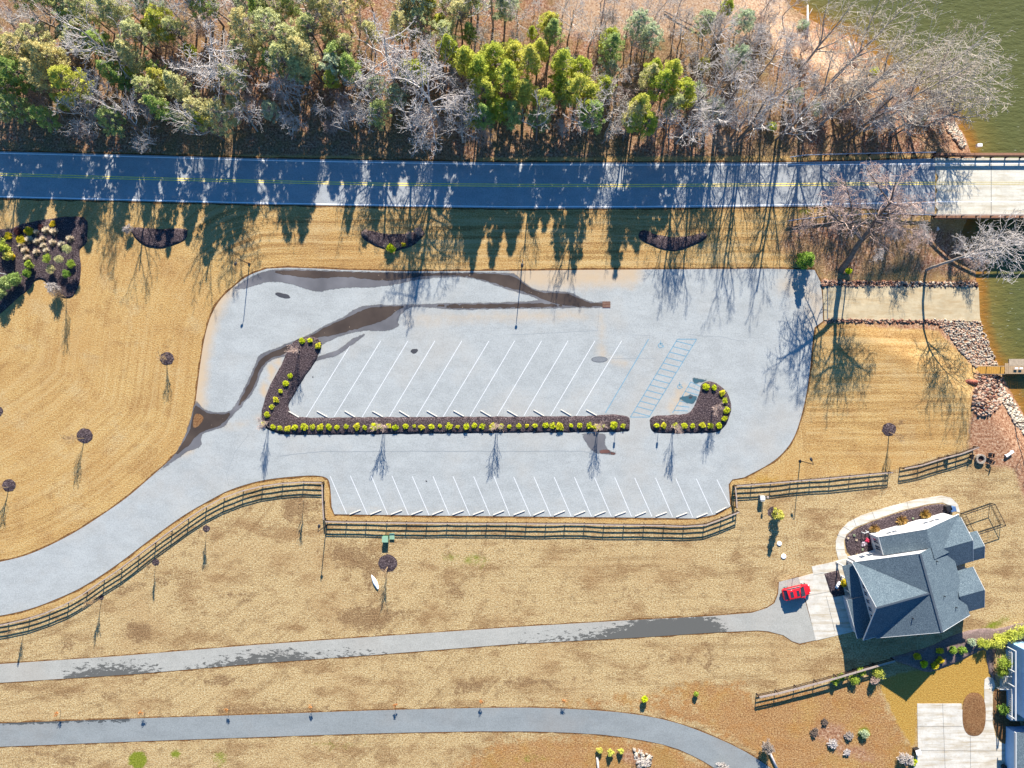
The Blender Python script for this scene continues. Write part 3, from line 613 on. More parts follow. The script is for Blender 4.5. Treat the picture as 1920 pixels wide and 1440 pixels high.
DRL = [(1530, 1200), (1499, 1206.5), (1485, 1202), (1469, 1191), (1440, 1183.5), (1420, 1182), (1335, 1186), (1200, 1195), (1085, 1201), (960, 1207.5), (850, 1216), (705, 1227.5), (480, 1244), (250, 1264), (0, 1280), (-60, 1284)]
def drive_attr(x, y):
    yl = np.interp(x, [p[0] for p in DRL[::-1]], [p[1] for p in DRL[::-1]])
    f = np.clip(1 - (yl - y) / 34, 0, 1)
    a = np.interp(x, [100, 125, 160, 230, 260, 330, 400, 440, 480, 520, 560, 600, 660, 740, 800, 960, 975, 1000, 1030, 1080, 1120, 1180, 1200, 1310, 1335, 1360, 1410], [0, .5, .62, .62, .55, .3, .45, .55, .62, .6, .55, .4, .45, .3, 0, .1, .5, .3, .45, .45, .55, .8, 1.2, 1.15, .8, .45, 0])
    return x * 0, np.clip(a * (.45 + .75 * f), 0, 1.3) * (x > 95)
dr = DRU + DRL
sheet('soil_edge', grow(dr, 2), M_edge, .008, 5, 0, jit=.1)
drive_o = sheet('driveway', dr, M_drive, .035, 1.2, 0, attr=drive_attr, skirt=.05)
PU = [(-60, 1358), (0, 1356), (240, 1347.5), (480, 1340), (720, 1331), (960, 1326), (1080, 1329), (1185, 1337.5), (1260, 1352), (1322, 1374), (1385, 1402), (1435, 1432), (1500, 1480)]
PL = [(1400, 1482), (1340, 1440), (1310, 1422), (1260, 1399), (1185, 1384), (1110, 1375), (960, 1370), (720, 1374), (480, 1382), (250, 1390), (0, 1400), (-60, 1402)]
pa = chaikin(PU, 1, False) + chaikin(PL, 1, False)
sheet('soil_edge', grow(pa, 2), M_edge, .008, 5, 0, jit=.12)
sheet('path', pa, M_path, .035, 1.5, 0, attr=lambda x, y: (x * 0, np.clip(1 - pdist(x, y, [(0, 1356), (120, 1351), (240, 1347)]) / 5, 0, 1) * .8), skirt=.05)
sheet('wet_edge', [(105, 1353), (180, 1350), (240, 1348), (235, 1350), (215, 1353), (190, 1351), (165, 1354), (130, 1357), (112, 1356)], M_wetdark, .045, 2, 1)
walk = [(1596, 1046), (1590, 1044), (1584, 1035), (1582, 1015), (1587, 1002), (1602, 989), (1640, 974), (1690, 957), (1740, 945), (1767, 942), (1780, 948), (1787, 957), (1800, 961), (1796, 946), (1783, 933), (1765, 929), (1715, 937), (1665, 950), (1615, 966), (1590, 979), (1574, 996), (1567, 1014), (1567, 1030), (1572, 1050), (1560, 1054), (1522, 1062), (1524.5, 1075), (1497, 1082.5), (1512, 1130), (1529.7, 1200.6), (1618, 1180), (1625, 1160), (1600, 1100), (1596, 1080)]
sheet('concrete_drive', walk, M_conc, .042, 2, 0, skirt=.05)
strips('slab_joint', [((1549, 1118), (1565, 1183)), ((1524, 1078), (1545, 1074)), ((1508, 1118), (1562, 1108)), ((1569, 1003), (1585, 1009)), ((1580, 987), (1594, 995)), ((1600, 972), (1605, 986)), ((1700, 941), (1703, 953)), ((1568, 1030), (1583, 1030)), ((1635, 960), (1640, 972))], M_seam, .047, .05, None, 'structure')
cw = [(1719.5, 1319), (1802.5, 1319), (1803, 1330), (1846, 1330), (1845, 1290), (1846, 1274), (1852, 1269), (1861, 1271), (1866, 1285), (1861, 1298), (1861, 1355), (1866, 1380), (1876, 1392), (1890, 1397), (1898, 1480), (1700, 1480), (1712, 1440), (1721, 1405)]
sheet('concrete_drive', cw, M_conc, .042, 2, 0, skirt=.05)
strips('slab_joint', [((1767, 1319), (1773, 1470)), ((1720, 1361.5), (1803, 1362)), ((1722, 1407), (1892, 1408)), ((1819, 1380), (1820, 1470)), ((1848, 1350), (1861, 1350)), ((1722, 1450), (1895, 1452))], M_seam, .047, .05, None, 'structure')
sheet('planting_bed', [(1826 + 22 * math.copysign(abs(math.cos(a)) ** .8, math.cos(a)), 1339 + 41 * math.copysign(abs(math.sin(a)) ** .75, math.sin(a))) for a in [2 * math.pi * i / 24 for i in range(24)]], M_straw, .06, .5, 1, mound=.10, rough=.02)
# boat ramp
ramp = [(1542, 536), (1700, 537), (1828, 538), (1840, 540), (1838, 604), (1828, 603), (1700, 601), (1545, 600)]
sheet('boat_ramp', ramp, M_ramp, .10, 1.0, 0, skirt=.2)
sheet('ramp_joint', [(1550, 536), (1552, 536), (1552, 600), (1550, 600)], M_seam, .11, 2, 0)
# mulch beds
IA = [(555, 637), (572, 631), (592, 632), (604, 642), (602, 655), (590, 682), (562, 720), (555, 737), (543, 752), (541, 765), (547, 777), (562, 782.5), (590, 783), (720, 782), (960, 781), (1110, 780), (1128, 777.5), (1155, 777), (1176, 780), (1181, 785), (1181, 805), (1176, 810), (1085, 810.5), (960, 811.5), (705, 814.5), (545, 816), (520, 812.5), (503, 806), (492, 797), (490, 776), (495, 752), (507, 720), (525, 690), (535, 667), (546, 646)]
IB = [(1220, 782), (1235, 779), (1285, 777), (1297, 770), (1307, 750), (1312, 732), (1314, 722), (1320, 716), (1332, 714), (1346, 720), (1360, 731), (1368, 745), (1371, 760), (1370, 776), (1363, 792), (1354, 806), (1344, 811), (1284, 813), (1230, 812.5), (1219, 806), (1218, 790)]
BD1 = [(244, 430), (252, 426), (300, 430), (345, 427), (353, 434), (350, 447), (330, 459), (300, 467), (275, 463), (255, 450)]
BD2 = [(676, 434), (688, 431), (720, 439), (755, 439), (780, 434), (794, 430), (796, 440), (785, 453), (765, 465), (738, 472), (710, 464), (685, 452), (677, 442)]
BD3 = [(1196, 441), (1200, 433), (1212, 432), (1230, 440), (1265, 446), (1295, 442), (1322, 436), (1327, 442), (1322, 450), (1295, 463), (1265, 472), (1240, 468), (1215, 457), (1200, 449)]
BG = [(22, 430), (33, 422), (69, 414), (97, 410), (132, 405), (165, 408), (164, 440), (163, 456), (155, 462), (148, 470), (153, 503), (148, 536), (139, 555), (127, 560), (107, 555), (92, 539), (85, 527), (75, 523), (64, 527), (57, 541), (35, 557), (0, 590), (-50, 620), (-50, 430)]
BH = [(1590, 1040), (1583, 1015), (1588, 1003), (1603, 991), (1640, 976), (1690, 959), (1740, 947), (1766, 944), (1780, 950), (1786, 960), (1760, 1000), (1650, 1040), (1610, 1046)]
BSQ = [(1545, 1075.5), (1586, 1065), (1600, 1064), (1604, 1110), (1582, 1116), (1563, 1119.5), (1556, 1110)]
BS = [(1662, 1235), (1700, 1224), (1745, 1212), (1775, 1196), (1800, 1186), (1840, 1177), (1870, 1180), (1920, 1165), (1960, 1170), (1960, 1215), (1885, 1212), (1866, 1216), (1862, 1250), (1866, 1275), (1880, 1290), (1856, 1268), (1850, 1240), (1848, 1212), (1800, 1240), (1760, 1255), (1740, 1262), (1700, 1246), (1680, 1240)]
for nm, pl, mm, j in (('planting_bed', IA, M_mulch, .05), ('planting_bed', IB, M_mulch, .05), ('planting_bed', BD1, M_mulch, .06), ('planting_bed', BD2, M_mulch, .06), ('planting_bed', BD3, M_mulch, .06), ('planting_bed', BG, M_mulch, .03), ('planting_bed', BH, M_mulch, .02), ('planting_bed', BSQ, M_mulch, 0), ('planting_bed', BS, plain('pebble_mulch', sRGB(150, 128, 122), .9, .2, .5, 5), .04), ('planting_bed', [(1862, 1300), (1868, 1290), (1900, 1290), (1920, 1400), (1885, 1396), (1870, 1384), (1862, 1355)], M_straw, .03)):
    sheet(nm, pl, mm, .05, .5, 0 if pl in (BSQ,) else 1, jit=j, mound=.14, rough=.025, skirt=.08)
for cx, cy, r, mm in ((313, 672, 13.5, M_mulch), (159, 817, 15.5, M_mulch), (17, 910, 13, M_mulch), (-6, 771, 12, M_mulch), (1667, 805, 13.5, M_mulch), (727, 1056, 18, M_mulch), (387, 991, 7, M_mulch), (292, 1054, 7, M_mulch), (1450, 960, 11, M_mulch), (190, 1120, 5, M_mulch)):
    sheet('mulch_ring', ellipse(cx, cy, r, r * .93, 0, 14), mm, .03, .4, 1, jit=.06, mound=.12, rough=.03)

# ------------------------------------------------------------ tree builders
def seg_mesh(name, segs, mat_, n=3):
    """segs: list of (p0, p1, r0, r1) -> tapered tubes as one mesh"""
    A = np.array([s[0] for s in segs], float); B = np.array([s[1] for s in segs], float); r0 = np.array([s[2] for s in segs]); r1 = np.array([s[3] for s in segs])
    D = B - A; L = np.linalg.norm(D, axis=1, keepdims=True) + 1e-9; D = D / L
    up = np.where(np.abs(D[:, 2:3]) < .9, np.array([[0, 0, 1.0]]), np.array([[1.0, 0, 0]])); X = np.cross(D, up); X /= np.linalg.norm(X, axis=1, keepdims=True) + 1e-9; Y = np.cross(X, D)
    B2 = B + D * (r1[:, None] * .4)
    V = np.zeros((len(segs), 2 * n, 3))
    for k in range(n):
        a = 2 * math.pi * k / n; o = X * math.cos(a) + Y * math.sin(a)
        V[:, k] = A + o * r0[:, None]; V[:, n + k] = B2 + o * r1[:, None]
    base = np.arange(len(segs))[:, None] * 2 * n
    F = np.concatenate([base + np.array([[k, (k + 1) % n, n + (k + 1) % n, n + k]]) for k in range(n)], 0)
    return np_mesh(name, V.reshape(-1, 3), F, [mat_], n > 4)
def unit(v): v = np.array(v, float); return v / (np.linalg.norm(v) + 1e-9)
def grow_branches(r, p, d, L, rad, lvl, maxl, segs, nch, upb=.12, tight=.75, minr=.016):
    k = 4 if lvl < 2 else 3; pts = [np.array(p, float)]; d = unit(d); rs = [rad]
    for i in range(k):
        d = unit(d + r.normal(0, .16 if lvl else .06, 3) + np.array([0, 0, upb if lvl else .05])); pts.append(pts[-1] + d * L / k); rs.append(max(minr, rad * (1 - (.62 if lvl else .55) * (i + 1) / k)))
    for i in range(k): segs.append((pts[i], pts[i + 1], rs[i], rs[i + 1], lvl))
    if lvl >= maxl: return
    m = nch[lvl]
    for j in range(m):
        f = (.35 if lvl == 0 else .2) + (.65 if lvl == 0 else .78) * (j + r.random() * .6) / m; f = min(f, .99)
        q = f * k; i = int(q); pos = pts[i] + (pts[i + 1] - pts[i]) * (q - i); dd = unit(pts[i + 1] - pts[i])
        a = r.random() * 6.283 + j * 2.4; side = unit(np.cross(dd, [math.cos(a), math.sin(a), .31])); 
        nd = unit(dd * (1 - tight * .62) + side * tight)
        LL = L * ((.62 - .30 * f) if lvl == 0 else (.62 - .28 * f)) * r.uniform(.75, 1.2)
        grow_branches(r, pos, nd, LL, max(minr, rs[i] * (.58 if lvl == 0 else .6)), lvl + 1, maxl, segs, nch, upb, tight, minr)
def bare_proto(seed, h, lean=(0, 0), rad=.2, nch=(13, 6, 4, 3), maxl=4, upb=.12, tight=.8, matt=B_pale, matb=None, stems=1, minr=.016):
    r = np.random.default_rng(seed); segs = []
    for s in range(stems):
        dx = (lean[0] + (r.uniform(-.25, .25) if stems > 1 else 0), lean[1] + (r.uniform(-.25, .25) if stems > 1 else 0), 1)
        grow_branches(r, (0, 0, -.1), dx, h * (.82 if stems == 1 else r.uniform(.7, .85)), rad, 0, maxl, segs, nch, upb, tight, minr)
    tr = [s for s in segs if s[4] == 0]; br = [s for s in segs if s[4] > 0]
    return seg_mesh('trunk', tr, matb or matt, 7), seg_mesh('crown', br, matt, 3)
def leaf_cloud(name, cen, rad, n_each, size, mat_, r, flat=.7, extra=None, pointy=0.0):
    cen = np.array(cen, float); rad = np.array(rad, float); m = len(cen)
    C = np.repeat(cen, n_each, 0); Rr = np.repeat(rad, n_each)
    u = r.normal(0, 1, (len(C), 3)); u /= np.linalg.norm(u, axis=1, keepdims=True); rr = r.random(len(C)) ** .45
    Pp = C + u * (rr * Rr)[:, None] * np.array([1, 1, flat])
    a = r.normal(0, 1, (len(C), 3)); a[:, 2] *= .6; a /= np.linalg.norm(a, axis=1, keepdims=True)
    b = np.cross(a, r.normal(0, 1, (len(C), 3))); b /= np.linalg.norm(b, axis=1, keepdims=True)
    sz = size * r.uniform(.6, 1.3, len(C))[:, None]; wd = sz * r.uniform(.35, .6, len(C))[:, None]
    V = np.stack([Pp - a * sz - b * wd * .4, Pp - a * sz * .2 + b * wd, Pp + a * sz, Pp + b * -wd], 1).reshape(-1, 3)
    F = np.arange(len(V)).reshape(-1, 4)
    return np_mesh(name, V, F, [mat_])
def conifer_proto(seed, h, R_, mat_, n=60, per=70, size=.26, low=.35, conical=.5, clump=.75):
    r = np.random.default_rng(seed); cen = []; rad = []; segs = []
    top = np.array([r.normal(0, .3), r.normal(0, .3), h])
    k = 6; pts = [np.array([0, 0, -.1]) + (top - np.array([0, 0, -.1])) * i / k + np.array([r.normal(0, .08), r.normal(0, .08), 0]) * (0 < i < k) for i in range(k + 1)]
    for i in range(k): segs.append((pts[i], pts[i + 1], .17 * (1 - i / (k + 1)), .17 * (1 - (i + 1) / (k + 1)), 0))
    ng = int(n ** .5 * 1.4); az = r.random(ng) * 6.283
    for j in range(n):
        t = low + (1 - low) * (j + r.random()) / n; tt = (t - low) / (1 - low)
        prof = (1 - tt) ** conical * min(1, .45 + tt * 2.2); a = az[j % ng] + r.normal(0, .45); q = r.uniform(.25, 1.0) ** .6
        rr = R_ * prof * q * r.uniform(.8, 1.15)
        p = top * t + np.array([math.cos(a) * rr, math.sin(a) * rr, -.12 * rr + r.normal(0, .2)]); p[2] = min(p[2], h)
        cen.append(p); rad.append(clump * r.uniform(.6, 1.25) * (1 - .35 * tt))
        if rr > .5: segs.append((top * (t - .03), p, .045, .02, 1))
    cen.append(top); rad.append(.4)
    tr = [s for s in segs if s[4] == 0]; lb = [s for s in segs if s[4] == 1]
    return seg_mesh('trunk', tr, B_dark, 6), leaf_cloud('crown', cen, rad, per, size, mat_, r), seg_mesh('limbs', lb, B_mid, 3)
def bush_mesh(seed, R_, h, mat_, n=14, per=50, size=.12, ragged=.2):
    r = np.random.default_rng(seed); cen = []; rad = []
    for j in range(n):
        a = r.random() * 6.283; e = r.random(); q = R_ * .72 * math.sqrt(r.random())
        cen.append((q * math.cos(a), q * math.sin(a), h * .35 + h * .4 * e * (1 - (q / R_) ** 2))); rad.append(R_ * .42 * r.uniform(1 - ragged, 1 + ragged))
    return leaf_cloud('foliage', cen, rad, per, size, mat_, r, min(1, h / R_ * .8))
def tuft_mesh(seed, R_, h, mat_, n=260, w=.03):
    r = np.random.default_rng(seed); V = []
    for j in range(n):
        a = r.random() * 6.283; t = r.random() ** .7 * 1.15; d = np.array([math.cos(a) * math.sin(t), math.sin(a) * math.sin(t), math.cos(t)]); L = h * r.uniform(.7, 1.1); s = np.array([-math.sin(a), math.cos(a), 0]) * w
        e = d * L * .6; f = d * L + np.array([0, 0, -.25 * L * math.sin(t)]) ; f[:2] *= R_ / h
        e = e.copy(); e[:2] *= R_ / h
        V += [-s * .6, s * .6, e + s, f]
    return np_mesh('foliage', np.array(V), np.arange(len(V)).reshape(-1, 4), [mat_])

BARE = [bare_proto(11 + i, h, (random.uniform(-.12, .12), random.uniform(-.12, .12)), r_, (10, 5, 3, 3), 4, ub, ti, B_pale, B_mid, 1, .02) for i, (h, r_, ub, ti) in enumerate([(14, .20, .12, .8), (12, .17, .08, .9), (10, .14, .14, .85), (15, .22, .16, .7), (8, .11, .1, .9)])]
BIGB = [bare_proto(31 + i, h, (0, 0), r_, (13, 6, 4, 3), 4, ub, ti, B_pale, B_pale, 1, .024) for i, (h, r_, ub, ti) in enumerate([(15, .26, .03, 1.0), (14, .24, .05, 1.0)])]
TALL = [bare_proto(41 + i, h, (0, 0), .24, (6, 4, 3, 2), 4, .22, .6, B_pale, B_dark, 1, .018) for i, h in enumerate([17, 16])]
BRUSH = [bare_proto(51 + i, h, (0, 0), .05, (9, 5, 3), 3, .1, .85, B_pale if i % 2 else B_pink, None, 3, .017) for i, h in enumerate([5, 4, 3.4])]
CON = {}
for nm, m_, hs_ in (('olive', L_olive, ((12.5, 3.2, .48, .45), (11, 3.4, .45, .35), (13, 2.6, .5, .7))), ('yellow', L_yel, ((11.5, 2.9, .5, .6), (12.5, 2.4, .52, .75), (10, 2.8, .45, .45))), ('dark', L_dark, ((12, 2.8, .42, .6), (13.5, 2.4, .45, .8), (10, 3.0, .4, .5))), ('grey', L_grey, ((11, 3.2, .4, .4), (9, 2.8, .3, .4)))):
    CON[nm] = [conifer_proto(100 + hash_ * 7 + len(nm), h, r_, m_, 112, 56, .13, lo_, co_, .54) for hash_, (h, r_, lo_, co_) in enumerate(hs_)]
def put_tree(name, proto, loc, rz, s, label, cat, group, scz=1.0):
    t = empty(name, loc, rz, label, cat, group); t.scale = (s, s, s * scz)
    link('trunk', proto[0], t); link('crown', proto[1], t)
    if len(proto) > 2:
        c = [o for o in (link('limb_set', proto[2], t),)][0]; c.parent = t; c.name = 'limbs'
    return t
# forest: (kind, crown pixel x, y, size) read off the photograph
F = []
def cr(kind, x, y, s=1.0, h=9.0):
    k = 1 - h * s / H; F.append([kind, 960 + (x - 960) * k, 720 + (y - 720) * k, s])
for a in [('bigbare', 395, 118, 1.15), ('bigbare', 722, 108, 1.1), ('bigbare', 812, 185, 1.12), ('bare', 862, 235, .85), ('bare', 788, 262, .7), ('bare', 170, 178, .8), ('bare', 245, 190, .8), ('bare', 255, 245, .7), ('bare', 452, 215, .8), ('bare', 590, 178, .85), ('bare', 675, 195, .5),
          ('bare', 1158, 195, 1.0), ('bare', 1290, 235, .9), ('bare', 1310, 185, .8), ('bare', 1230, 175, .6), ('bare', 900, 75, .75), ('bare', 970, 50, .6), ('bare', 1070, 40, .7), ('bare', 1210, 60, .8), ('bare', 1120, 140, .7), ('bare', 1170, 110, .7), ('bare', 1280, 95, .7), ('bare', 1310, 125, .7),
          ('bare', 1340, 75, .8), ('bare', 1370, 30, .9), ('bare', 1350, 160, .8), ('bare', 1385, 130, .9), ('bare', 1410, 170, .8), ('bare', 1420, 60, .9), ('bare', 1450, 110, .9), ('bare', 1300, 20, .7), ('bare', 1455, 30, .8), ('bare', 1460, 180, .8), ('bare', 1500, 150, .7), ('bare', 1395, 95, .7), ('bare', 1430, 215, .7), ('bare', 1360, 215, .6), ('bare', 1495, 80, .8),
          ('bare', 70, 20, .9), ('bare', 20, 60, .7), ('bare', 350, 20, .8), ('bare', 600, 25, .8), ('bare', 660, 25, .7), ('bare', 760, 60, .6), ('bare', 800, 75, .6), ('bare', 10, 175, .6), ('bare', 520, 150, .5), ('bare', 845, 110, .5), ('bare', 480, 60, .5),
          ('dark', 175, 70, 1), ('dark', 210, 95, 1.05), ('dark', 25, 130, 1), ('dark', 60, 170, 1), ('dark', 20, 195, .9), ('dark', 205, 130, .9), ('dark', 190, 215, .9), ('dark', 150, 210, .8), ('dark', 230, 150, .7), ('dark', 120, 30, .8), ('dark', 300, 205, .8), ('dark', 485, 20, .8),
          ('dark', 515, 160, 1.05), ('dark', 500, 100, .9), ('dark', 530, 195, .95), ('dark', 640, 175, .95), ('dark', 680, 180, 1), ('dark', 705, 205, .8), ('dark', 655, 205, .7), ('dark', 625, 100, .9), ('dark', 660, 130, .8), ('dark', 880, 60, .7), ('dark', 1110, 215, .9), ('dark', 1145, 225, .8), ('dark', 960, 205, .8), ('dark', 1065, 170, .8), ('dark', 1150, 85, .9), ('dark', 905, 220, .8), ('dark', 1035, 60, .8), ('dark', 420, 20, .6), ('dark', 75, 215, .8), ('dark', 1010, 215, .75), ('dark', 290, 130, .7),
          ('olive', 30, 20, 1), ('olive', 60, 75, 1.1), ('olive', 100, 110, 1), ('olive', 80, 145, 1), ('olive', 25, 90, 1), ('olive', 130, 60, .9), ('olive', 160, 15, .9), ('olive', 215, 30, 1), ('olive', 250, 65, 1), ('olive', 245, 110, .9), ('olive', 325, 60, .8), ('olive', 275, 165, .9), ('olive', 330, 165, .9), ('olive', 370, 200, 1), ('olive', 345, 225, .7), ('olive', 400, 215, .9), ('olive', 320, 120, .8), ('olive', 440, 150, .9),
          ('olive', 470, 60, 1), ('olive', 510, 55, 1.1), ('olive', 545, 70, 1.1), ('olive', 570, 100, 1.1), ('olive', 530, 115, 1), ('olive', 580, 60, .9), ('olive', 560, 135, .9), ('olive', 650, 90, .8), ('olive', 720, 25, 1), ('olive', 745, 50, .9), ('olive', 790, 40, .8), ('olive', 830, 60, .9), ('olive', 860, 30, .9), ('olive', 820, 130, .9), ('olive', 690, 60, .7), ('olive', 450, 100, .8), ('olive', 440, 190, .7), ('olive', 620, 60, .6), ('olive', 770, 130, .7), ('olive', 1110, 60, .6), ('olive', 1195, 215, .9), ('olive', 1220, 150, .8), ('olive', 1265, 200, .8), ('olive', 870, 165, .8),
          ('yellow', 285, 30, 1), ('yellow', 275, 50, .7), ('yellow', 125, 155, 1.05), ('yellow', 118, 190, .7), ('yellow', 300, 145, .8), ('yellow', 250, 140, .6), ('yellow', 375, 220, .8), ('yellow', 350, 90, .5), ('yellow', 622, 145, .6), ('yellow', 775, 130, .8), ('yellow', 840, 95, 1), ('yellow', 825, 30, .7), ('yellow', 870, 110, 1), ('yellow', 900, 125, 1.1), ('yellow', 930, 105, 1), ('yellow', 945, 145, 1.1), ('yellow', 970, 95, 1), ('yellow', 990, 125, 1.05), ('yellow', 1010, 100, .9), ('yellow', 905, 170, 1),
          ('yellow', 935, 185, 1), ('yellow', 890, 205, .9), ('yellow', 980, 165, 1), ('yellow', 1020, 185, .9), ('yellow', 1060, 115, 1), ('yellow', 1090, 125, .9), ('yellow', 1045, 150, .9), ('yellow', 1085, 165, .95), ('yellow', 1110, 175, .9), ('yellow', 1135, 155, .8), ('yellow', 1100, 200, .8), ('yellow', 1205, 200, 1), ('yellow', 1240, 160, 1), ('yellow', 1260, 145, .9), ('yellow', 1280, 170, .9), ('yellow', 1225, 135, .8), ('yellow', 1190, 225, .8), ('yellow', 1035, 35, .8), ('yellow', 1150, 65, .8), ('yellow', 1215, 225, .8), ('yellow', 1000, 60, .5), ('yellow', 1322, 115, .5), ('yellow', 1365, 10, .5), ('yellow', 960, 80, .6),
          ('grey', 110, 50, .8), ('grey', 60, 100, .8), ('grey', 625, 120, .8), ('grey', 735, 165, .8), ('grey', 700, 150, .7), ('grey', 1200, 40, .8), ('grey', 1225, 55, .8), ('grey', 1060, 95, .7), ('grey', 1340, 200, .7), ('grey', 1310, 165, .7), ('grey', 1390, 100, .7), ('grey', 1400, 30, .7), ('grey', 1145, 120, .6), ('grey', 800, 95, .6), ('grey', 1330, 30, .7), ('grey', 1500, 170, .5), ('grey', 1440, 195, .4), ('grey', 500, 200, .6), ('grey', 760, 20, .7)]:
    cr(*a, h={'bigbare': 9, 'bare': 8.5}.get(a[0], 8.5))
for i, x in enumerate(range(10, 960, 24)):
    cr(('olive', 'dark', 'bare', 'olive', 'grey', 'yellow' if x > 700 else 'olive', 'bare')[i % 7], x + random.uniform(-8, 8), random.uniform(-22, 6), random.uniform(.75, 1.05), 8.5)
for i in range(30):
    cr('bare', random.uniform(960, 1490), random.uniform(-25, 60), random.uniform(.4, .6))
# young growth at the roadside edge, and trees just past the frame whose shadows reach in
for a in [('tall', 1383, 262, .95), ('tall', 1392, 255, .85), ('tall', 1372, 258, .8), ('tall', 1455, 262, .8), ('tall', 1464, 258, .9), ('tall', 1508, 250, .72), ('tall', 1592, 262, .85), ('tall', 1580, 258, .75), ('tall', 1340, 240, .8), ('tall', 1300, 250, .9), ('tall', 1318, 255, .7), ('tall', 1672, 258, .7), ('tall', 1245, 262, .75), ('tall', 1092, 250, .8), ('tall', 870, 262, .8), ('tall', 775, 262, .85), ('tall', 1168, 262, .7), ('tall', 1005, 262, .75), ('tall', 420, 262, .75), ('tall', 285, 262, .8), ('tall', 1268, 240, .85), ('tall', 665, 262, .55), ('tall', 556, 262, .55)]: F.append(list(a))
for i, (x, y) in enumerate(((-6, 235), (20, 200), (48, 225), (12, 150), (44, 160), (70, 190), (-12, 110), (30, 110), (60, 235), (66, 120))): F.append([('olive', 'dark', 'bare', 'olive')[i % 4], x, y, random.uniform(.8, 1.05)])
ADJ = {'bigbare': ('wide_bare_tree', 'wide spreading pale bare tree', 'tree'), 'bare': ('bare_tree', 'bare leafless grey tree', 'tree'), 'tall': ('tall_bare_tree', 'tall dark-trunked bare tree', 'tree'), 'dark': ('dark_green_pine', 'dark green pine', 'pine tree'),
       'olive': ('olive_pine', 'olive green bushy pine', 'pine tree'), 'yellow': ('yellow_green_pine', 'bright yellow-green pine', 'pine tree'), 'grey': ('grey_green_tree', 'grey-green round tree', 'tree')}
def row_of(y): return 'by the road verge' if y > 232 else 'in the middle of the wood' if y > 165 else 'deep in the wood'
for f in F:
    if f[0] in ('olive', 'dark', 'grey') and random.random() < .15: f[0] = 'bare'
F = [f for f in F if not (f[0] in ('olive', 'dark') and random.random() < .08)]
rows = {}
for f in F: rows.setdefault((f[0], row_of(f[2])), []).append(f)
for (k, rw), fs in rows.items():
    fs.sort(key=lambda f: -f[1])
    for i, f in enumerate(fs):
        nm, ad, ct = ADJ[k]; lab = f'{ad} {rw}, {nth(i + 1)} from the lake'
        pr = {'bigbare': BIGB, 'bare': BARE, 'tall': TALL}.get(k) or CON[k]
        g_ = G(f[1], f[2]); s = f[3] * random.uniform(.92, 1.06)
        put_tree(nm, random.choice(pr), g_, random.random() * 6.28, s, lab, ct, 'trees of the wood beyond the road', random.uniform(.92, 1.08))
# leafless brushwood under the trees
bl = []
for i in range(80):
    x = random.uniform(20, 1780); y = random.uniform(20, 250)
    if x > 1500 and random.random() < .2: x = random.uniform(1560, 1780)
    if x > 1460: y = max(y, 60 + (x - 1460) * .55)
    bl.append((x, y))
bl += [(x + random.uniform(-12, 12), random.uniform(150, 235)) for x in range(1490, 1780, 16)]
bl = [(x, y if x < 1280 else min(y, 228 + random.uniform(-20, 8))) for x, y in bl]
bl.sort(key=lambda p: -p[0])
nb = len(bl)
for i, (x, y) in enumerate(bl):
    k = 1 - 2 / H; x = 960 + (x - 960) * k; y = 720 + (y - 720) * k
    put_tree('brushwood_bush', BRUSH[i % 3], G(x, y), random.random() * 6.28, random.uniform(.8, 1.25), f'leafless pale brushwood bush on the wood floor, {nth(i + 1)} from the lake', 'bush', 'leafless bushes on the wood floor')

for i, (x, y, s, lb) in enumerate(((1712, 440, 1.2, 'tan brushwood bush at the edge of the bridge shade'), (1730, 452, 1.1, 'tan brushwood bush in the middle of the shaded bank'), (1700, 462, 1.0, 'tan brushwood bush by the lawn behind the bank'), (1788, 462, 1.1, 'brown brushwood bush near the bent tree trunk'), (1800, 486, 1.3, 'brown brushwood bush on the bank corner above the ramp stones'), (1815, 500, 1.0, 'brown brushwood bush nearest the lake above the ramp'), (1660, 440, 1.0, 'tan brushwood bush behind the large forked tree'), (1560, 430, 1.0, 'tan brushwood bush left of the large forked tree'), (1500, 428, 1.1, 'grey brushwood bush at the end of the lower guard rail'), (1640, 482, .9, 'low brushwood bush above the reddish ramp stones'))):
    put_tree('brushwood_bush', BRUSH[(i + 1) % 3], G(x, y), i, s * .8, lb, 'bush', None)
# bare trees that lean over the water
def shaped_tree(name, base, limbs, seed, label, matt, matb, nch=(7, 5, 4, 3), minr=.02, upb=.05, tight=.8, loc_rz=0, first=0):
    """limbs: list of (points, radii) polylines in metres from the base; twigs grow from each"""
    r = np.random.default_rng(seed); main = []; tw = []
    for pts, rs in limbs:
        pts = [np.array(p, float) for p in pts]
        q = []
        for i in range(len(pts) - 1):
            for k in range(3):
                f = k / 3; q.append((pts[i] * (1 - f) + pts[i + 1] * f + r.normal(0, .05, 3) * (k > 0), rs[i] * (1 - f) + rs[i + 1] * f))
        q.append((pts[-1], rs[-1]))
        for i in range(len(q) - 1): main.append((q[i][0], q[i + 1][0], q[i][1], q[i + 1][1], 0))
        L = sum(np.linalg.norm(pts[i + 1] - pts[i]) for i in range(len(pts) - 1))
        n = int(nch[0] * max(1, L / 3)); 
        for j in range(n):
            f = first + (1 - first) * (j + r.random()) / n; x = f * (len(q) - 1); i = min(int(x), len(q) - 2); pos = q[i][0] + (q[i + 1][0] - q[i][0]) * (x - i)
            if q[i][1] > .26: continue
            dd = unit(q[i + 1][0] - q[i][0]); a = r.random() * 6.283; side = unit(np.cross(dd, [math.cos(a), math.sin(a), .3]))
            grow_branches(r, pos, unit(dd * .5 + side * tight), L * .36 * r.uniform(.6, 1.15), max(minr, q[i][1] * .5), 1, 3, tw, (0,) + tuple(nch[1:]), upb, tight, minr)
    t = empty(name, base, loc_rz, label, 'tree')
    link('trunk', seg_mesh('trunk', main, matb, 8), t); link('crown', seg_mesh('crown', tw, matt, 3), t); return t
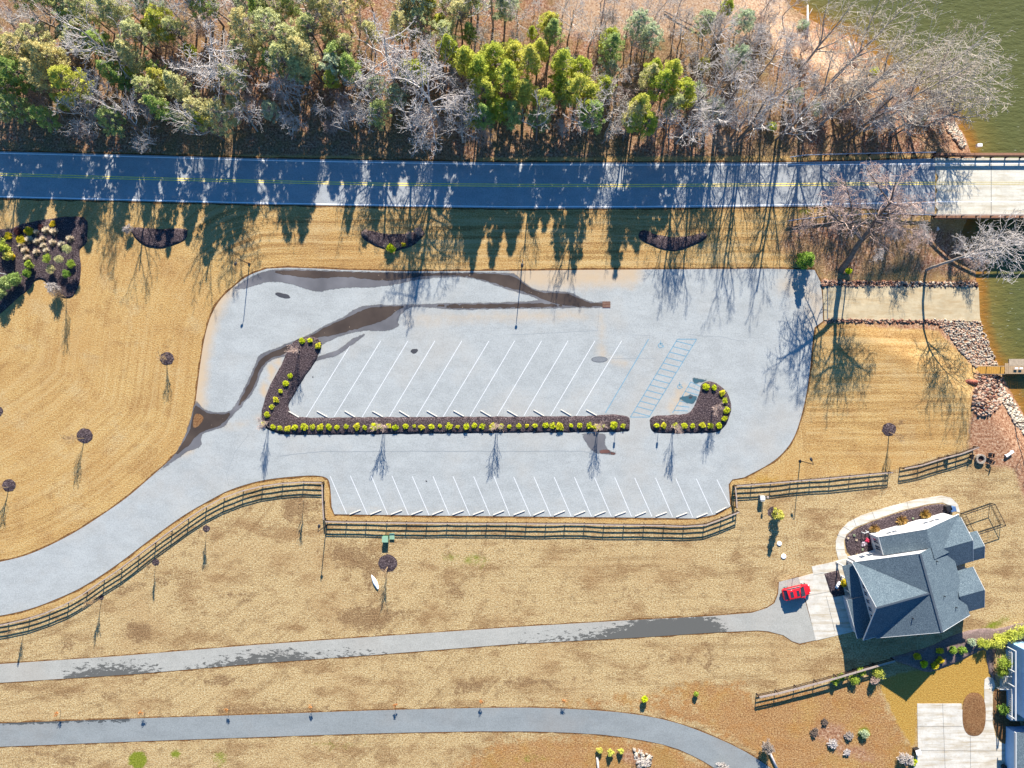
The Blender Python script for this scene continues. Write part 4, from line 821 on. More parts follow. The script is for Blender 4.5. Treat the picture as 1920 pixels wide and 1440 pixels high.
shaped_tree('leaning_tree', G(1577, 507), [([(0, 0, -.2), (.1, 1.6, 3), (.2, 3.6, 6.1)], [.50, .42, .36]), ([(.2, 3.6, 6.1), (-2.0, 5.2, 8.2), (-5, 5.6, 9.8), (-8, 7.5, 11.5)], [.30, .24, .15, .06]), ([(.2, 3.6, 6.1), (.6, 5.6, 9), (1.2, 7.4, 12), (.4, 9.5, 15)], [.32, .24, .15, .05]),
             ([(.6, 5.6, 9), (3.2, 7.0, 11), (6.0, 7.6, 12.5)], [.18, .12, .05]), ([(1.2, 7.4, 12), (-1.5, 9.5, 14), (-3.5, 11.5, 15)], [.14, .09, .04]), ([(-2.0, 5.2, 8.2), (-3.5, 8, 10.5), (-5, 10.5, 12)], [.16, .1, .05]), ([(.6, 5.6, 9), (3.5, 4.4, 10), (6.5, 4.0, 10.8)], [.14, .1, .04])],
             5, 'large forked bare tree with thick dark trunk leaning over the road by the boat ramp', B_pink, B_dark, (6, 5, 4, 3), .022, .05, .85, 0, .25)
shaped_tree('leaning_tree', G(1737, 506), [([(0, 0, -.2), (.1, .2, 2.6), (.7, .5, 5), (1.9, 1.2, 8), (3.8, 1.9, 10.5), (6.4, 2.8, 12.2)], [.24, .22, .19, .14, .09, .04])],
             6, 'slim bare tree with a bent pale crown leaning over the lake below the bridge', B_pale, B_mid, (8, 5, 4, 3), .02, .04, .7, 0, .5)
shaped_tree('bare_tree', G(1592, 470), [([(0, 0, -.1), (.1, .6, 4), (-.1, 1.4, 8), (.4, 2.4, 12)], [.13, .11, .08, .03])], 8, 'thin bare tree close behind the large forked tree at the ramp', B_pink, B_dark, (5, 4, 3, 2), .018, .1, .7, 0, .5)
shaped_tree('bare_tree', G(1903, 793), [([(0, 0, -.1), (-.1, .2, 2.2), (.3, .2, 4.6), (.9, .3, 6.5)], [.13, .11, .08, .03]), ([(0, .2, 2.2), (1.6, .3, 3.6), (3, .2, 5)], [.08, .05, .03])], 9, 'small dark bare tree on the rocky shore south of the dock', B_mid, B_dark, (3, 3, 3, 2), .018, .1, .7, 0, .5)
B_shore = bark('bark_shore_tan', (.34, .29, .24), (.60, .52, .42))
lt = [((1500, 215), (2.6, 3.4), 14), ((1540, 232), (4.6, 3.4), 14), ((1600, 185), (5.4, 3.2), 13), ((1640, 225), (6.5, 2.6), 13), ((1660, 190), (7.2, 3.4), 12), ((1690, 215), (7.0, 1.6), 11), ((1705, 170), (4.5, 3.0), 12), ((1740, 235), (4.6, 1.2), 9), ((1560, 150), (5, 5.5), 13), ((1620, 245), (1.5, .4), 11), ((1668, 250), (1.0, .2), 10), ((1720, 205), (5.5, .6), 10), ((1580, 205), (2.8, 1.8), 12), ((1500, 130), (2.5, 4), 12)]
for i, ((x, y), (lx, ly), h) in enumerate(sorted(lt, key=lambda q: -q[0][0])):
    j = lambda: random.uniform(-.6, .6)
    shaped_tree('shore_tree', G(x, y), [([(0, 0, -.2), (lx * .15, ly * .15, h * .3), (lx * .5 + j() * .5, ly * .5 + j() * .5, h * .65), (lx, ly, h)], [.22, .18, .11, .035]), ([(lx * .2, ly * .2, h * .38), (lx * .45 + 1.4 + j(), ly * .4 - .8 + j(), h * .6), (lx * .8 + 2 + j(), ly * .7 - 1.6, h * .78)], [.12, .08, .03]), ([(lx * .3, ly * .3, h * .45), (lx * .4 - 1 + j(), ly * .5 + 1.2 + j(), h * .68), (lx * .7 - 1.6, ly * .8 + 2.4 + j(), h * .85)], [.12, .08, .03])],
                60 + i, f'grey bare shoreline tree leaning toward the water above the bridge, {nth(i + 1)} from the lake', B_shore, B_mid, (4, 4, 3, 2), .021, .06, .75, 0, .3)['group'] = 'bare trees leaning over the lake'
for i, (x, y, ang, L) in enumerate(((1606, 125, 1.9, 4.2), (1512, 72, 1.55, 5.2), (1758, 432, 2.2, 3.2), (1245, 22, -.5, 7))):
    b = MB(); q = G(x, y); d = Vector((math.cos(ang), math.sin(ang), 0)); w_ = .4 if i == 3 else 1; b.tube([q + Vector((0, 0, .2)), q + d * L * .5 + Vector((0, 0, .35)), q + d * L + Vector((0, 0, .25))], [.26 * w_, .22 * w_, .12 * w_], 7)
    b.tube([q + d * L * .6 + Vector((0, 0, .3)), q + d * L * .8 + Vector((.6, .3, .7))], [.08, .03], 5)
    tag(b.build('fallen_log', B_pale if i != 3 else B_dark, None, True), ('pale fallen log at the orange edge of the lake', 'pale fallen log lying toward the shallows at the wood corner', 'short fallen log in the shade beside the bridge', 'long dark fallen trunk across the sandy clearing')[i], 'log')

# ------------------------------------------------------------ shrubs and small plants
Y_PROTO = [bush_mesh(200 + i, (.52, .48, .56, .5)[i], .55, (L_shrub, L_shrub, L_gold2, L_shrub)[i], (16, 12, 18, 10)[i], (60, 50, 60, 46)[i], .075, (.2, .4, .25, .5)[i]) for i in range(4)]
def shrub(name, me, loc, s, label, cat='shrub', group=None, rz=None, stem=None, sz=1):
    t = empty(name, loc, random.random() * 6.28 if rz is None else rz, label, cat, group); t.scale = (s, s, s * sz)
    link('foliage', me, t)
    if stem: link('stem', stem, t)
    return t
colm = [(567.5, 639), (583, 639), (597, 647), (545.5, 705), (537, 719), (527.5, 734), (520, 749), (511, 762.5), (502, 777), (496, 794)]
rowm = [514, 527.5, 540, 554, 570.5, 587, 602.5, 618, 634, 651, 670, 686, 701, 714, 728, 743, 759.5, 776, 792.5, 809, 825.5, 843.5, 857, 874, 890, 905.5, 922, 939, 955, 972, 987.5, 1004.5, 1021, 1037, 1053, 1070, 1086, 1103, 1117.5, 1133, 1149, 1166]
ringm = [(1322.5, 725), (1337.5, 727), (1354, 738), (1357.5, 751), (1361, 769), (1356.5, 784.5)]
rowb = [1231, 1245, 1265, 1282, 1298, 1315, 1331, 1347]
G1 = 'yellow shrubs in the car park islands'
for i, (x, y) in enumerate(colm): shrub('yellow_shrub', Y_PROTO[i % 4], G(x, y, .15), random.uniform(.8, 1.0), f'yellow-green mound shrub on the slanted arm of the long island, {nth(i + 1)} from its tip', 'shrub', G1)
for i, x in enumerate(sorted(rowm)): shrub('yellow_shrub', Y_PROTO[(i * 3) % 4], G(x + random.uniform(-1.6, 1.6), 801 - i * .09 + random.uniform(-1.2, 1.2), .15), random.choice((.62, .8, .9, 1.0, 1.08, 1.16)) * random.uniform(.93, 1.05), f'yellow-green mound shrub in the long island row, {nth(i + 1)} from its curved corner', 'shrub', G1)
for i, (x, y) in enumerate(ringm): shrub('yellow_shrub', Y_PROTO[i % 4], G(x, y, .15), random.uniform(.95, 1.1), f'yellow-green mound shrub on the rounded head of the short island, {nth(i + 1)} from its tip', 'shrub', G1)
for i, x in enumerate(rowb): shrub('yellow_shrub', Y_PROTO[(i + 1) % 4], G(x, 798, .15), random.uniform(.85, 1.02), f'yellow-green mound shrub in the short island row, {nth(i + 1)} from the gap', 'shrub', G1)
# small bare island trees
MYR = [bare_proto(300 + i, 4.9, (0, 0), .045, (7, 4, 2), 3, .25, .55, B_pink, B_pink, 3, .013) for i in range(2)]
for i, (x, y, lb) in enumerate(((562, 657, 'pinkish bare young tree at the top of the long island arm'), (505, 791, 'pinkish bare young tree at the curved corner of the long island'), (721, 797, 'pinkish bare young tree in the long island row, nearest its curved corner'), (932, 797, 'pinkish bare young tree at the middle of the long island row'),
                              (1121, 797, 'pinkish bare young tree above the puddle at the long island end'), (1262, 800, 'pinkish bare young tree in the straight part of the short island'), (1335, 763, 'pinkish bare young tree in the rounded head of the short island'))):
    put_tree('island_tree', MYR[i % 2], G(x, y), random.random() * 6, random.uniform(.92, 1.05), lb, 'tree', 'young trees in the car park islands')
# saplings
B_tan = bark('bark_tan', (.30, .20, .11), (.44, .31, .18))
SAP = [bare_proto(320 + i, 4.4, (0, 0), .04, (7, 4, 2), 3, .25, .5, B_tan, B_tan, 2, .012) for i in range(2)]
for i, (x, y, s, lb) in enumerate(((313, 674, .95, 'thin bare sapling in a dark mulch ring nearest the car park curve'), (159, 822, 1.0, 'thin bare sapling in the largest dark mulch ring of the golden lawn'), (17, 914, .95, 'thin bare sapling in a mulch ring at the lawn beside the lower drive'),
                                 (1667, 810, 1.05, 'thin bare sapling in a mulch ring on the lawn near the lake'), (727, 1062, .85, 'thin pole-like sapling in the mulch ring below the green boxes'), (124, 558, 1.1, 'bare sapling at the lower tip of the planted garden bed'))):
    put_tree('sapling', SAP[i % 2], G(x, y), i, s, lb, 'sapling', 'bare saplings on the lawns')
SAPD = [bare_proto(330 + i, 3.6, (0, 0), .035, (10, 5, 3), 3, .34, .34, B_tan, B_dark, 1, .013) for i in range(2)]
for i, (x, y, s, lb) in enumerate(((387, 992, .95, 'upright little bare tree beside the curved fence with an orange ring at its foot'), (292, 1056, .9, 'upright little bare tree beside the curved fence, between the ringed one and the lower one'), (191, 1122, 1.05, 'upright little bare tree by the lower part of the curved fence'),
                                 (45, 1175, .95, 'upright little bare tree at the low end of the curved fence'), (570, 938, .95, 'upright little bare tree in the fence corner above the field'), (1432, 1012, .2, 'tiny bare stick plant in the lawn'))[:5]):
    put_tree('small_tree', SAPD[i % 2], G(x, y), i, s, lb, 'small tree', 'little trees beside the curved fence')
for i, x in enumerate((114, 272, 430, 586, 743, 902, 1057)):
    y = (1332, 1330, 1324, 1320, 1316, 1309, 1309)[i]
    t = shrub('orange_sapling', bush_mesh(340 + i, .42, .7, L_orange, 9, 26, .07, .5), G(x, y, .9), 1, f'tiny orange-leaved sapling above the lowest path, {nth(7 - i)} from its bend', 'sapling', 'orange saplings along the lowest path')
    b = MB(); b.tube([(0, 0, -.95), (0, 0, .4)], [.03, .02], 5); b.build('stem', B_dark, t)
# verge beds
shrub('yellow_shrub', bush_mesh(360, .75, 1.3, L_shrub, 20, 80, .08), G(734, 468, .1), 1, 'tall bright yellow shrub at the tip of the middle verge bed', 'shrub')
shrub('yellow_shrub', bush_mesh(361, .42, .6, L_gold, 12, 50, .07), G(757, 459, .1), 1, 'small yellow shrub beside the tall one in the middle verge bed', 'shrub')
TW = [bare_proto(370 + i, 1.5, (0, 0), .025, (9, 6, 3), 3, .1, .9, m_, None, 5, .012) for i, m_ in enumerate((B_pink, B_pale, B_mid))]
for x, y, s, k, lb in ((246, 434, 1.2, 1, 'pale spiky leafless shrub at the end of the first verge bed'), (726, 463, .7, 2, 'low dark leafless shrub left of the bright yellow shrub'), (745, 461, .7, 2, 'low dark leafless shrub between the two yellow shrubs'), (768, 443, 1.0, 0, 'pinkish leafless shrub in the middle verge bed beside the small yellow one'), (786, 436, 1.2, 0, 'pinkish leafless shrub on the pointed end of the middle verge bed'), (1315, 442, .8, 0, 'pinkish leafless shrub on the end of the third verge bed'), (686, 438, .9, 0, 'pinkish leafless shrub on the blunt end of the middle verge bed'), (112, 542, 1.7, 1, 'wide leafless shrub in the lower tip of the garden bed')):
    put_tree('leafless_shrub', TW[k], G(x, y, .05), random.random() * 6, s, lb, 'shrub', None)
# garden bed on the left
for x, y, r_, lb in ((18, 443, .65, 'yellow mound shrub beside the yellow leafy tree'), (57.6, 435, .78, 'round yellow mound shrub just east of the dark red mound'), (42.5, 450, .75, 'round yellow mound shrub south of the dark red mound'), (100, 420, .55, 'yellow mound shrub at the top edge of the garden bed'), (26, 482, .5, 'small golden mound shrub below the yellow leafy tree')):
    shrub('yellow_mound', bush_mesh(int(x * 7), r_, r_ * .9, L_gold, 22, 90, .06, .1), G(x, y, .1), 1, lb, 'shrub', 'mound shrubs in the garden bed')
for x, y, r_, lb in ((37, 434, .75, 'dark red mound shrub between the yellow mounds'), (77, 426, .55, 'small dark red mound shrub near the top of the garden bed')): shrub('dark_red_shrub', bush_mesh(int(x), r_, r_ * .9, L_red, 18, 80, .06, .1), G(x, y, .1), 1, lb)
tp = [(70, 437), (89, 433), (104, 436), (83, 449), (57, 451), (71, 454), (50, 471), (42, 461), (101, 456), (118, 459), (71, 474), (89, 471), (54, 485), (134, 449), (84, 462)]
TP = [tuft_mesh(380 + i, .82, .85, L_tan, 320, .035) for i in range(3)]
for i, (x, y) in enumerate(sorted(tp)): shrub('ornamental_grass', TP[i % 3], G(x, y, .08), random.uniform(.85, 1.1), f'pale tan ornamental grass tuft in the garden bed, {nth(len(tp) - i)} from the sapling side', 'grass tuft', 'pale grass tufts in the garden bed')
for i, (x, y, lb) in enumerate(((89, 485, 'nearest the pale grass tufts'), (111, 485, 'in the middle of the group'), (134.5, 495, 'closest to the lawn edge'), (96, 505, 'lower one beside the mulch'), (125, 514, 'lowest of the group'), (126, 467, 'topmost of the group'))):
    z = 1.7 if i not in (3, 4) else 1.1
    k = 1 - z / H; g_ = G(960 + (x - 960) * k, 720 + (y - 720) * k)
    t = empty('topiary_ball', g_, 0, f'round olive clipped topiary ball on a stem, {lb}', 'topiary', 'topiary balls in the garden bed')
    o = link('foliage', bush_mesh(400 + i, .74, .95, L_olive if i % 2 else L_green, 24, 110, .055, .08), t); o.location = (0, 0, z - .3); b = MB(); b.tube([(0, 0, 0), (0, 0, z)], .05, 6); b.build('stem', B_dark, t)
for x, y, r_, h_, m_, lb in ((53, 495, .65, 1.9, L_green, 'upright green shrub below the pale grass tufts'), (49, 512, .6, 1.9, L_green, 'upright green shrub next to the dark evergreen'), (5, 530, 1.2, 3.2, L_dark, 'large dark evergreen below the blue canopy'), (24, 522, 1.0, 2.6, L_dark, 'smaller dark evergreen in the shadow corner of the bed'), (-4, 548, 1.1, 3.2, L_dark, 'dark evergreen cut by the photo edge'),
                             (6, 462, 1.15, 2.6, L_yel, 'yellow leafy tree at the edge of the garden bed'), (12, 478, .8, 2.2, L_yel, 'lower yellow leafy bush against the canopy')):
    k = 1 - h_ * .6 / H; shrub('garden_shrub', bush_mesh(int(abs(x) + y), r_, h_, m_, 26, 70, .12, .3), G(960 + (x - 960) * k, 720 + (y - 720) * k, .1), 1, lb, 'shrub')
# blue canopy beside them
t = empty('blue_canopy', G(8, 512), R(-28), 'blue and white sloping canopy roof among the garden shrubs', 'canopy')
b = MB(); b.box((-.9, 0, 2.2), (3.0, 1.1, .08), 0, 0, (R(12), 'X')); b.build('roof', plain('canopy_blue', (.10, .25, .62), .5, .4, .2, 2), t)
b = MB(); b.box((-.9, .62, 2.36), (3.1, .14, .1)); b.build('trim', M_white, t)
for sx in (-2.2, .5):
    b = MB(); b.tube([(sx, 0, 0), (sx, 0, 2.2)], .05, 6); b.build('post', M_white, t)
b = MB(); b.box((0, 0, .9), (.1, 1.6, 1.8)); o = b.build('timber_frame', B_dark, None); o.location = G(22, 466); tag(o, 'dark timber screen standing by the yellow leafy tree', 'screen')
# other plants
ev = conifer_proto(501, 3.4, 1.0, L_yel, 40, 50, .14, .1, .7, .4)
put_tree('small_evergreen', ev, G(1453, 960), 1, 1.0, 'yellow-green evergreen in a mulch ring between the lamp and the white lids', 'evergreen', None)
ev2 = conifer_proto(502, 3.6, 1.5, L_green, 46, 60, .16, .08, .6, .6)
put_tree('small_evergreen', ev2, G(1505, 492), 2, 1.0, 'round green evergreen at the corner of the car park near the ramp', 'evergreen', None)
def green(x, y, r_, h_, m_, lb, ls=.1, name='green_shrub', grp=None, tall=False):
    k = 1 - h_ * .5 / H; return shrub(name, bush_mesh(int(x * 3 + y), r_, h_, m_, 24, 60, ls, .35), G(960 + (x - 960) * k, 720 + (y - 720) * k, .05), 1, lb, 'shrub', grp)
gs = [(1616, 1259, .75, 1.3, L_green, 'green shrub along the lower fence, beside the big round one'), (1647, 1260, 1.15, 1.4, L_yel, 'big round bright green shrub at the end of the lower fence'), (1566, 1277, .7, 1.2, L_green, 'green shrub on the lower fence, farthest from the house shadow'), (1577, 1269, .6, 1.0, L_green, 'small green shrub touching the lower fence boards'), (1602, 1274, .75, 1.3, L_green, 'green shrub below the lower fence with a long dark shadow'),
      (1720, 1231, .55, .8, L_gold, 'golden shrub in the house shadow, the one nearest the fence'), (1762, 1220, .55, .8, L_gold, 'golden shrub in the house shadow, the one nearest the house'), (1732, 1245, .6, .8, L_shrub, 'yellow-green shrub in the house shadow, second from the fence'), (1752, 1247.5, .6, .8, L_gold, 'orange-gold shrub at the shadow edge beside the lawn'), (1762, 1237, .6, .8, L_gold, 'golden shrub at the sunlit corner of the shaded bed'),
      (1787, 1219, .65, 1.6, L_green, 'green shrub in the pebble bed next to the shadow'), (1805, 1219, .7, 1.7, L_green, 'green shrub in the pebble bed between two others'), (1822, 1205, .7, 1.4, L_grey, 'grey-green shrub at the back of the pebble bed'), (1844, 1208, .95, 2.0, L_yel, 'bright green shrub of the pebble bed beside the hedge'), (1882, 1243, 1.2, 3.0, L_green, 'tall oval green shrub against the blue-walled house'), (1883, 1330, 1.0, 2.0, L_green, 'green shrub beside the house wall below the steps'), (1880, 1262, .9, 2.4, L_green, 'dense green shrub just above the house steps'),
      (1209, 1311, .5, 1.6, L_shrub, 'small yellow-green conifer above the bend of the lowest path'), (1305, 1301, .4, 1.1, L_green, 'small dark green shrub on the rusty ground near the lower fence'), (1124, 1407, .5, 1.2, L_yel, 'yellow-green shrub below the path next to the white post'), (1145, 1411, .55, 1.6, L_yel, 'yellow-green shrub in the middle of the three below the path'), (1164, 1408, .45, 1.2, L_yel, 'yellow-green shrub of the three below the path, nearest the rocks'),
      (1620, 1375, .7, 1.0, L_grey, 'low green bush beside the brush pile'), (1712, 1428, .6, .6, L_shrub, 'bright green tuft beside the pale driveway'), (1581, 1092, .65, 1.0, L_gold, 'golden yellow shrub in the square bed by the garage'), (1591, 508, .5, .9, L_shrub, 'small yellow shrub at the foot of the large forked tree'), (1448, 237, .8, 1.6, L_yel, 'bright green shrub at the verge above the road'), (1535, 205, 1.6, 3.2, L_grey, 'wide green bush between the leaning shoreline trees'), (1730, 215, 1.4, 2.4, L_dark, 'dark green bush by the pale rocks above the bridge'), (1640, 133, .8, 1.2, L_shrub, 'yellow-green bush beside the pale fallen log'), (1507, 45, 1.0, 1.6, L_grey, 'grey-green bush at the shallows of the wood corner')]
for a in gs: green(*a)
hd = empty('hedge', G(1890, 1188), 0, 'long bright yellow-green hedge between the two houses', 'hedge')
r_ = np.random.default_rng(77); cen = []; rad = []
for k in range(110):
    f = r_.random(); x = 1850 + 100 * f; y = 1203 - 34 * f ** .8 + r_.normal(0, 5); q = G(x, y); cen.append(tuple(q - hd.location + Vector((0, 0, r_.uniform(.5, 1.6))))); rad.append(r_.uniform(.45, .75))
link('foliage', leaf_cloud('foliage', cen, rad, 60, .12, L_yel, r_), hd)
for i, (x, y, m_, s, lb) in enumerate(((1638, 990, L_gras, 1.25, 'orange-tan grass clump at the corner of the white house wall'), (1689, 975, L_gras, 1.35, 'golden grass clump in the middle of the curved walk bed'), (1733, 964, L_gras, 1.35, 'golden grass clump nearest the blue bin in the curved walk bed'))):
    shrub('ornamental_grass', tuft_mesh(520 + i, .85, .95, m_, 420, .035), G(x, y, .05), s, lb, 'grass clump')
for i, (x, y) in enumerate(((1604, 1012), (1600, 1003), (1589, 1008), (1616, 1030), (1605, 1040), (1710, 972))): shrub('small_plant', bush_mesh(530 + i, .22, .25, (L_tan, L_grey)[i % 2], 6, 30, .06), G(x, y, .15), 1, f'tiny pale plant in the curved walk bed, {nth((i * 5) % 7 + 1 if i else 1)} from the driveway' if 0 else ('tiny pale plant high in the curved walk bed', 'tiny grey plant by the inner curve of the walk', 'tiny pale plant close to the walk bend', 'tiny grey plant beside the red flowers', 'tiny pale plant by the house step', 'tiny grey-green plant between the golden grass clumps')[i], 'plant')
shrub('flower_cluster', bush_mesh(540, .4, .5, plain('red_flowers', (.7, .05, .12), .6), 8, 40, .06), G(1624, 1012, .1), 1, 'red and pink flower cluster in the curved walk bed', 'flowers')
shrub('flower_cluster', bush_mesh(541, .5, .4, plain('pale_flowers', (.7, .6, .66), .6), 8, 40, .06), G(1618, 1019, .1), 1, 'whitish pink flower cluster below the red one', 'flowers')
# dead brush in the rusty yard
put_tree('dead_tree', bare_proto(551, 3.2, (0, 0), .07, (12, 6, 3), 3, 0, .9, B_pale, B_pale, 1, .02), G(1202, 1416), 0, 1, 'pale dead tree standing among the white rocks below the path', 'dead tree', None)
put_tree('dead_bush', bare_proto(552, 2.0, (0, 0), .05, (12, 6, 3), 3, .1, .8, B_pale, None, 4, .02), G(1352, 1432), 0, 1, 'pinkish pale dead bush at the edge of the lowest path', 'dead bush', None)
put_tree('dead_bush', bare_proto(553, 2.6, (0, 0), .05, (12, 6, 3), 3, .1, .8, B_mid, None, 4, .02), G(1430, 1390), 0, 1, 'dark dead bush on the rusty ground inside the path bend', 'dead bush', None)
put_tree('dead_bush', bare_proto(554, 2.2, (0, 0), .05, (12, 6, 3), 3, .0, .95, B_pale, None, 5, .02), G(1690, 1415), 0, 1.2, 'sprawling pale dead bush beside the concrete drive', 'dead bush', None)
put_tree('dead_bush', bare_proto(555, 1.8, (0, 0), .05, (12, 6, 3), 3, .0, .95, B_pink, None, 5, .02), G(1635, 1272), 0, .9, 'pinkish dead bush below the big round green shrub', 'dead bush', None)
for i, (x, y, s) in enumerate(((1525, 1372, 1.0), (1560, 1392, 1.1), (1590, 1380, 1.0), (1545, 1352, .8), (1588, 1410, .8))):
    put_tree('brush_heap', bare_proto(560 + i, 1.3, (0, 0), .05, (12, 6, 3), 3, -.1, 1.0, (B_dark, B_pale, B_mid)[i % 3], None, 5, .025), G(x, y), i, 1.3 * s, ('dark twig heap on the far side of the yard mound', 'pale twig heap in the middle of the yard mound', 'brown twig heap at the lower side of the yard mound', 'dark twig heap on top of the yard mound', 'pale twig heap trailing off the yard mound')[i], 'brush', 'twig heaps in the rusty yard', .4)
for i, (x, y, a, L) in enumerate(((1121, 1437, 1.65, 3.2), (1447, 1420, 2.0, 4.5))):
    b = MB(); q = G(x, y); d = Vector((math.cos(a), math.sin(a), 0)); b.tube([q - d * L / 2 + Vector((0, 0, .2)), q + d * L / 2 + Vector((0, 0, .3))], [.2, .17], 7); tag(b.build('pale_log', B_pale, None, True), ('short pale log lying below the three yellow-green shrubs', 'long pale log lying beside the dark dead bush')[i], 'log')
# ------------------------------------------------------------ loose stone
def rock_field(name, poly, n, smin, smax, cols, label=None, seed=1):
    r = np.random.default_rng(seed); A = np.array(poly); ico = []
    P8 = np.array([(1, 0, 0), (-1, 0, 0), (0, 1, 0), (0, -1, 0), (0, 0, 1), (0, 0, -1), (.62, .62, .5), (-.62, .62, .5), (.62, -.62, .5), (-.62, -.62, .5)], float)
    T = [(0, 6, 4), (6, 2, 4), (2, 7, 4), (7, 1, 4), (1, 9, 4), (9, 3, 4), (3, 8, 4), (8, 0, 4), (0, 2, 6), (2, 1, 7), (1, 3, 9), (3, 0, 8), (0, 5, 2), (2, 5, 1), (1, 5, 3), (3, 5, 0)]
    V = []; Fc = []; M = []; c = 0; tries = 0
    while c < n and tries < n * 20:
        tries += 1; x = r.uniform(A[:, 0].min(), A[:, 0].max()); y = r.uniform(A[:, 1].min(), A[:, 1].max())
        if not inpoly([x], [y], A)[0]: continue
        q = G(x, y); s = r.uniform(smin, smax); Q = np.linalg.qr(r.normal(0, 1, (3, 3)))[0]
        vv = (P8 * r.uniform(.7, 1.15, (10, 1)) * s * np.array([1, r.uniform(.6, 1), r.uniform(.5, .8)])) @ Q + np.array([q.x, q.y, q.z + s * .25]); b = len(V) * 10
        V.append(vv); Fc += [(a + b, d + b, e + b) for a, d, e in T]; M += [int(r.integers(len(cols)))] * len(T); c += 1
    me = np_mesh(name, np.vstack(V), np.array(Fc), cols); me.polygons.foreach_set('material_index', M); o = link(name, me); o['kind'] = 'stuff'; return o
K1 = plain('rock_red', sRGB(176, 124, 104), .9, .1, .3, 2); K2 = plain('rock_pink', sRGB(214, 176, 150), .9, .1, .2, 2); K3 = plain('rock_grey', sRGB(196, 182, 166), .9, .1, .2, 2); K4 = plain('rock_white', sRGB(232, 220, 198), .9, .1, .1, 2); K5 = plain('rock_dark', sRGB(120, 90, 80), .9, .1, .3, 2)
rock_field('rubble_red', [(1540, 526), (1690, 528), (1690, 537), (1541, 537)], 340, .14, .34, [K1, K2, K5, K2], seed=2)
rock_field('rubble_grey', [(1680, 528), (1760, 529), (1832, 529), (1832, 538), (1680, 537)], 330, .14, .36, [K3, K4, K2, K5], seed=3)
rock_field('rubble_red', [(1550, 598), (1750, 599), (1790, 605), (1790, 612), (1740, 606), (1552, 604)], 380, .12, .28, [K1, K2, K5, K2], seed=4)
rock_field('rubble_grey', [(1750, 598), (1838, 602), (1856, 650), (1878, 700), (1850, 690), (1826, 688), (1800, 660), (1775, 625)], 1300, .10, .30, [K3, K4, K2, K3, K2], seed=5)
rock_field('rubble_red', [(1834, 700), (1876, 705), (1886, 745), (1862, 775), (1836, 782), (1822, 765), (1826, 735)], 620, .12, .42, [K1, K2, K5, K2, K3], seed=6)
rock_field('rubble_pale', [(1872, 712), (1892, 742), (1916, 778), (1945, 822), (1935, 832), (1900, 792), (1875, 745)], 420, .14, .40, [K4, K3, K4], seed=7)
rock_field('rubble_pale', [(1768, 226), (1784, 224), (1800, 246), (1812, 272), (1800, 278), (1788, 262), (1776, 245)], 300, .16, .42, [K4, K3, K2], seed=8)
rock_field('rubble_pale', [(1188, 1404), (1212, 1412), (1228, 1420), (1214, 1434), (1196, 1440), (1192, 1420)], 70, .12, .5, [K4, K3], seed=9)

# ------------------------------------------------------------ wheel stops, grate, manhole
M_stop = plain('stop_concrete', sRGB(232, 226, 214), .85, .2, .12, 4)
def stop_mesh():
    b = MB(); L, w, h = 1.83, .16, .13
    pr = [(-w / 2 - .02, 0), (-w / 2 + .02, h - .03), (-w / 2 + .045, h), (w / 2 - .045, h), (w / 2 - .02, h - .03), (w / 2 + .02, 0)]
    xs = [-L / 2, -L / 2 + .03, L / 2 - .03, L / 2]; vs = []
    for i, x in enumerate(xs):
        k = .9 if i in (0, 3) else 1
        vs += [(x, y * k, z * (k if z > .02 else 1)) for y, z in pr]
    n = len(pr); fs = [(i * n + j, i * n + (j + 1) % n, (i + 1) * n + (j + 1) % n, (i + 1) * n + j) for i in range(3) for j in range(n)] + [tuple(range(n))[::-1], tuple(3 * n + k for k in range(n))]
    b.add(vs, fs)
    for sx in (-.6, .6): b.tube([(sx, 0, h - .01), (sx, 0, h + .012)], .022, 6, 1)
    return b
st0 = stop_mesh().build('wheel_stop', [M_stop, B_dark])
ups = [(551, 777), (604, 776.5), (656, 776.5), (708, 776.3), (758, 776), (810, 776), (860, 775.5), (910.5, 775.5), (960.5, 775), (1010, 774.5), (1061, 774), (1109, 774)]
los = [(666, 960.5), (705, 960.7), (743.5, 960.9), (782, 961), (821, 961), (859, 961.3), (897, 961.5), (935, 961.7), (973.5, 961.7), (1010.5, 962), (1049, 962), (1087, 962.5), (1125, 963), (1163, 963.5), (1201, 964), (1239.5, 964.5), (1278, 965.5), (1316, 966.5), (1352, 956.5)]
first = True
for k, (pts, ang, wd) in enumerate(((ups, R(-29.5), 'upper'), (los, R(21.5), 'lower'))):
    for i, (x, y) in enumerate(pts):
        o = st0 if first else st0.copy()
        if not first: COL.objects.link(o)
        first = False
        o.location = G(x, y, .04); o.rotation_euler = (0, 0, ang + (R(6) if (x, y) == (1352, 956.5) else 0) + random.uniform(-.02, .02))
        tag(o, f'pale concrete wheel stop of the {wd} parking row, {nth(len(pts) - i)} from the lake side', 'wheel stop', 'wheel stops in the car park')
t = empty('drain_grate', G(1137, 571, .05), 0, 'rusty brown storm drain grate where the stream of water ends', 'drain grate')
M_rust = plain('rusty_iron', (.16, .07, .045), .8, .3, .3, 9)
b = MB(); b.box((0, 0, .01), (1.25, .9, .02)); b.build('basin', B_dark, t)
b = MB()
for k in range(9): b.box((-.56 + k * .14, 0, .035), (.06, .86, .03))
for yy in (-.45, 0, .45): b.box((0, yy, .04), (1.25, .05, .03))
b.build('bars', M_rust, t)
t = empty('manhole', G(1124, 674, .04), 0, 'oval grey manhole patch crossed by a white bay line', 'manhole')
b = MB(); b.prism([(1.3 * math.cos(a), .48 * math.sin(a)) for a in [i * math.pi / 8 for i in range(16)]], 0, .006); b.build('collar', plain('collar_dark', sRGB(130, 134, 138), .9), t)
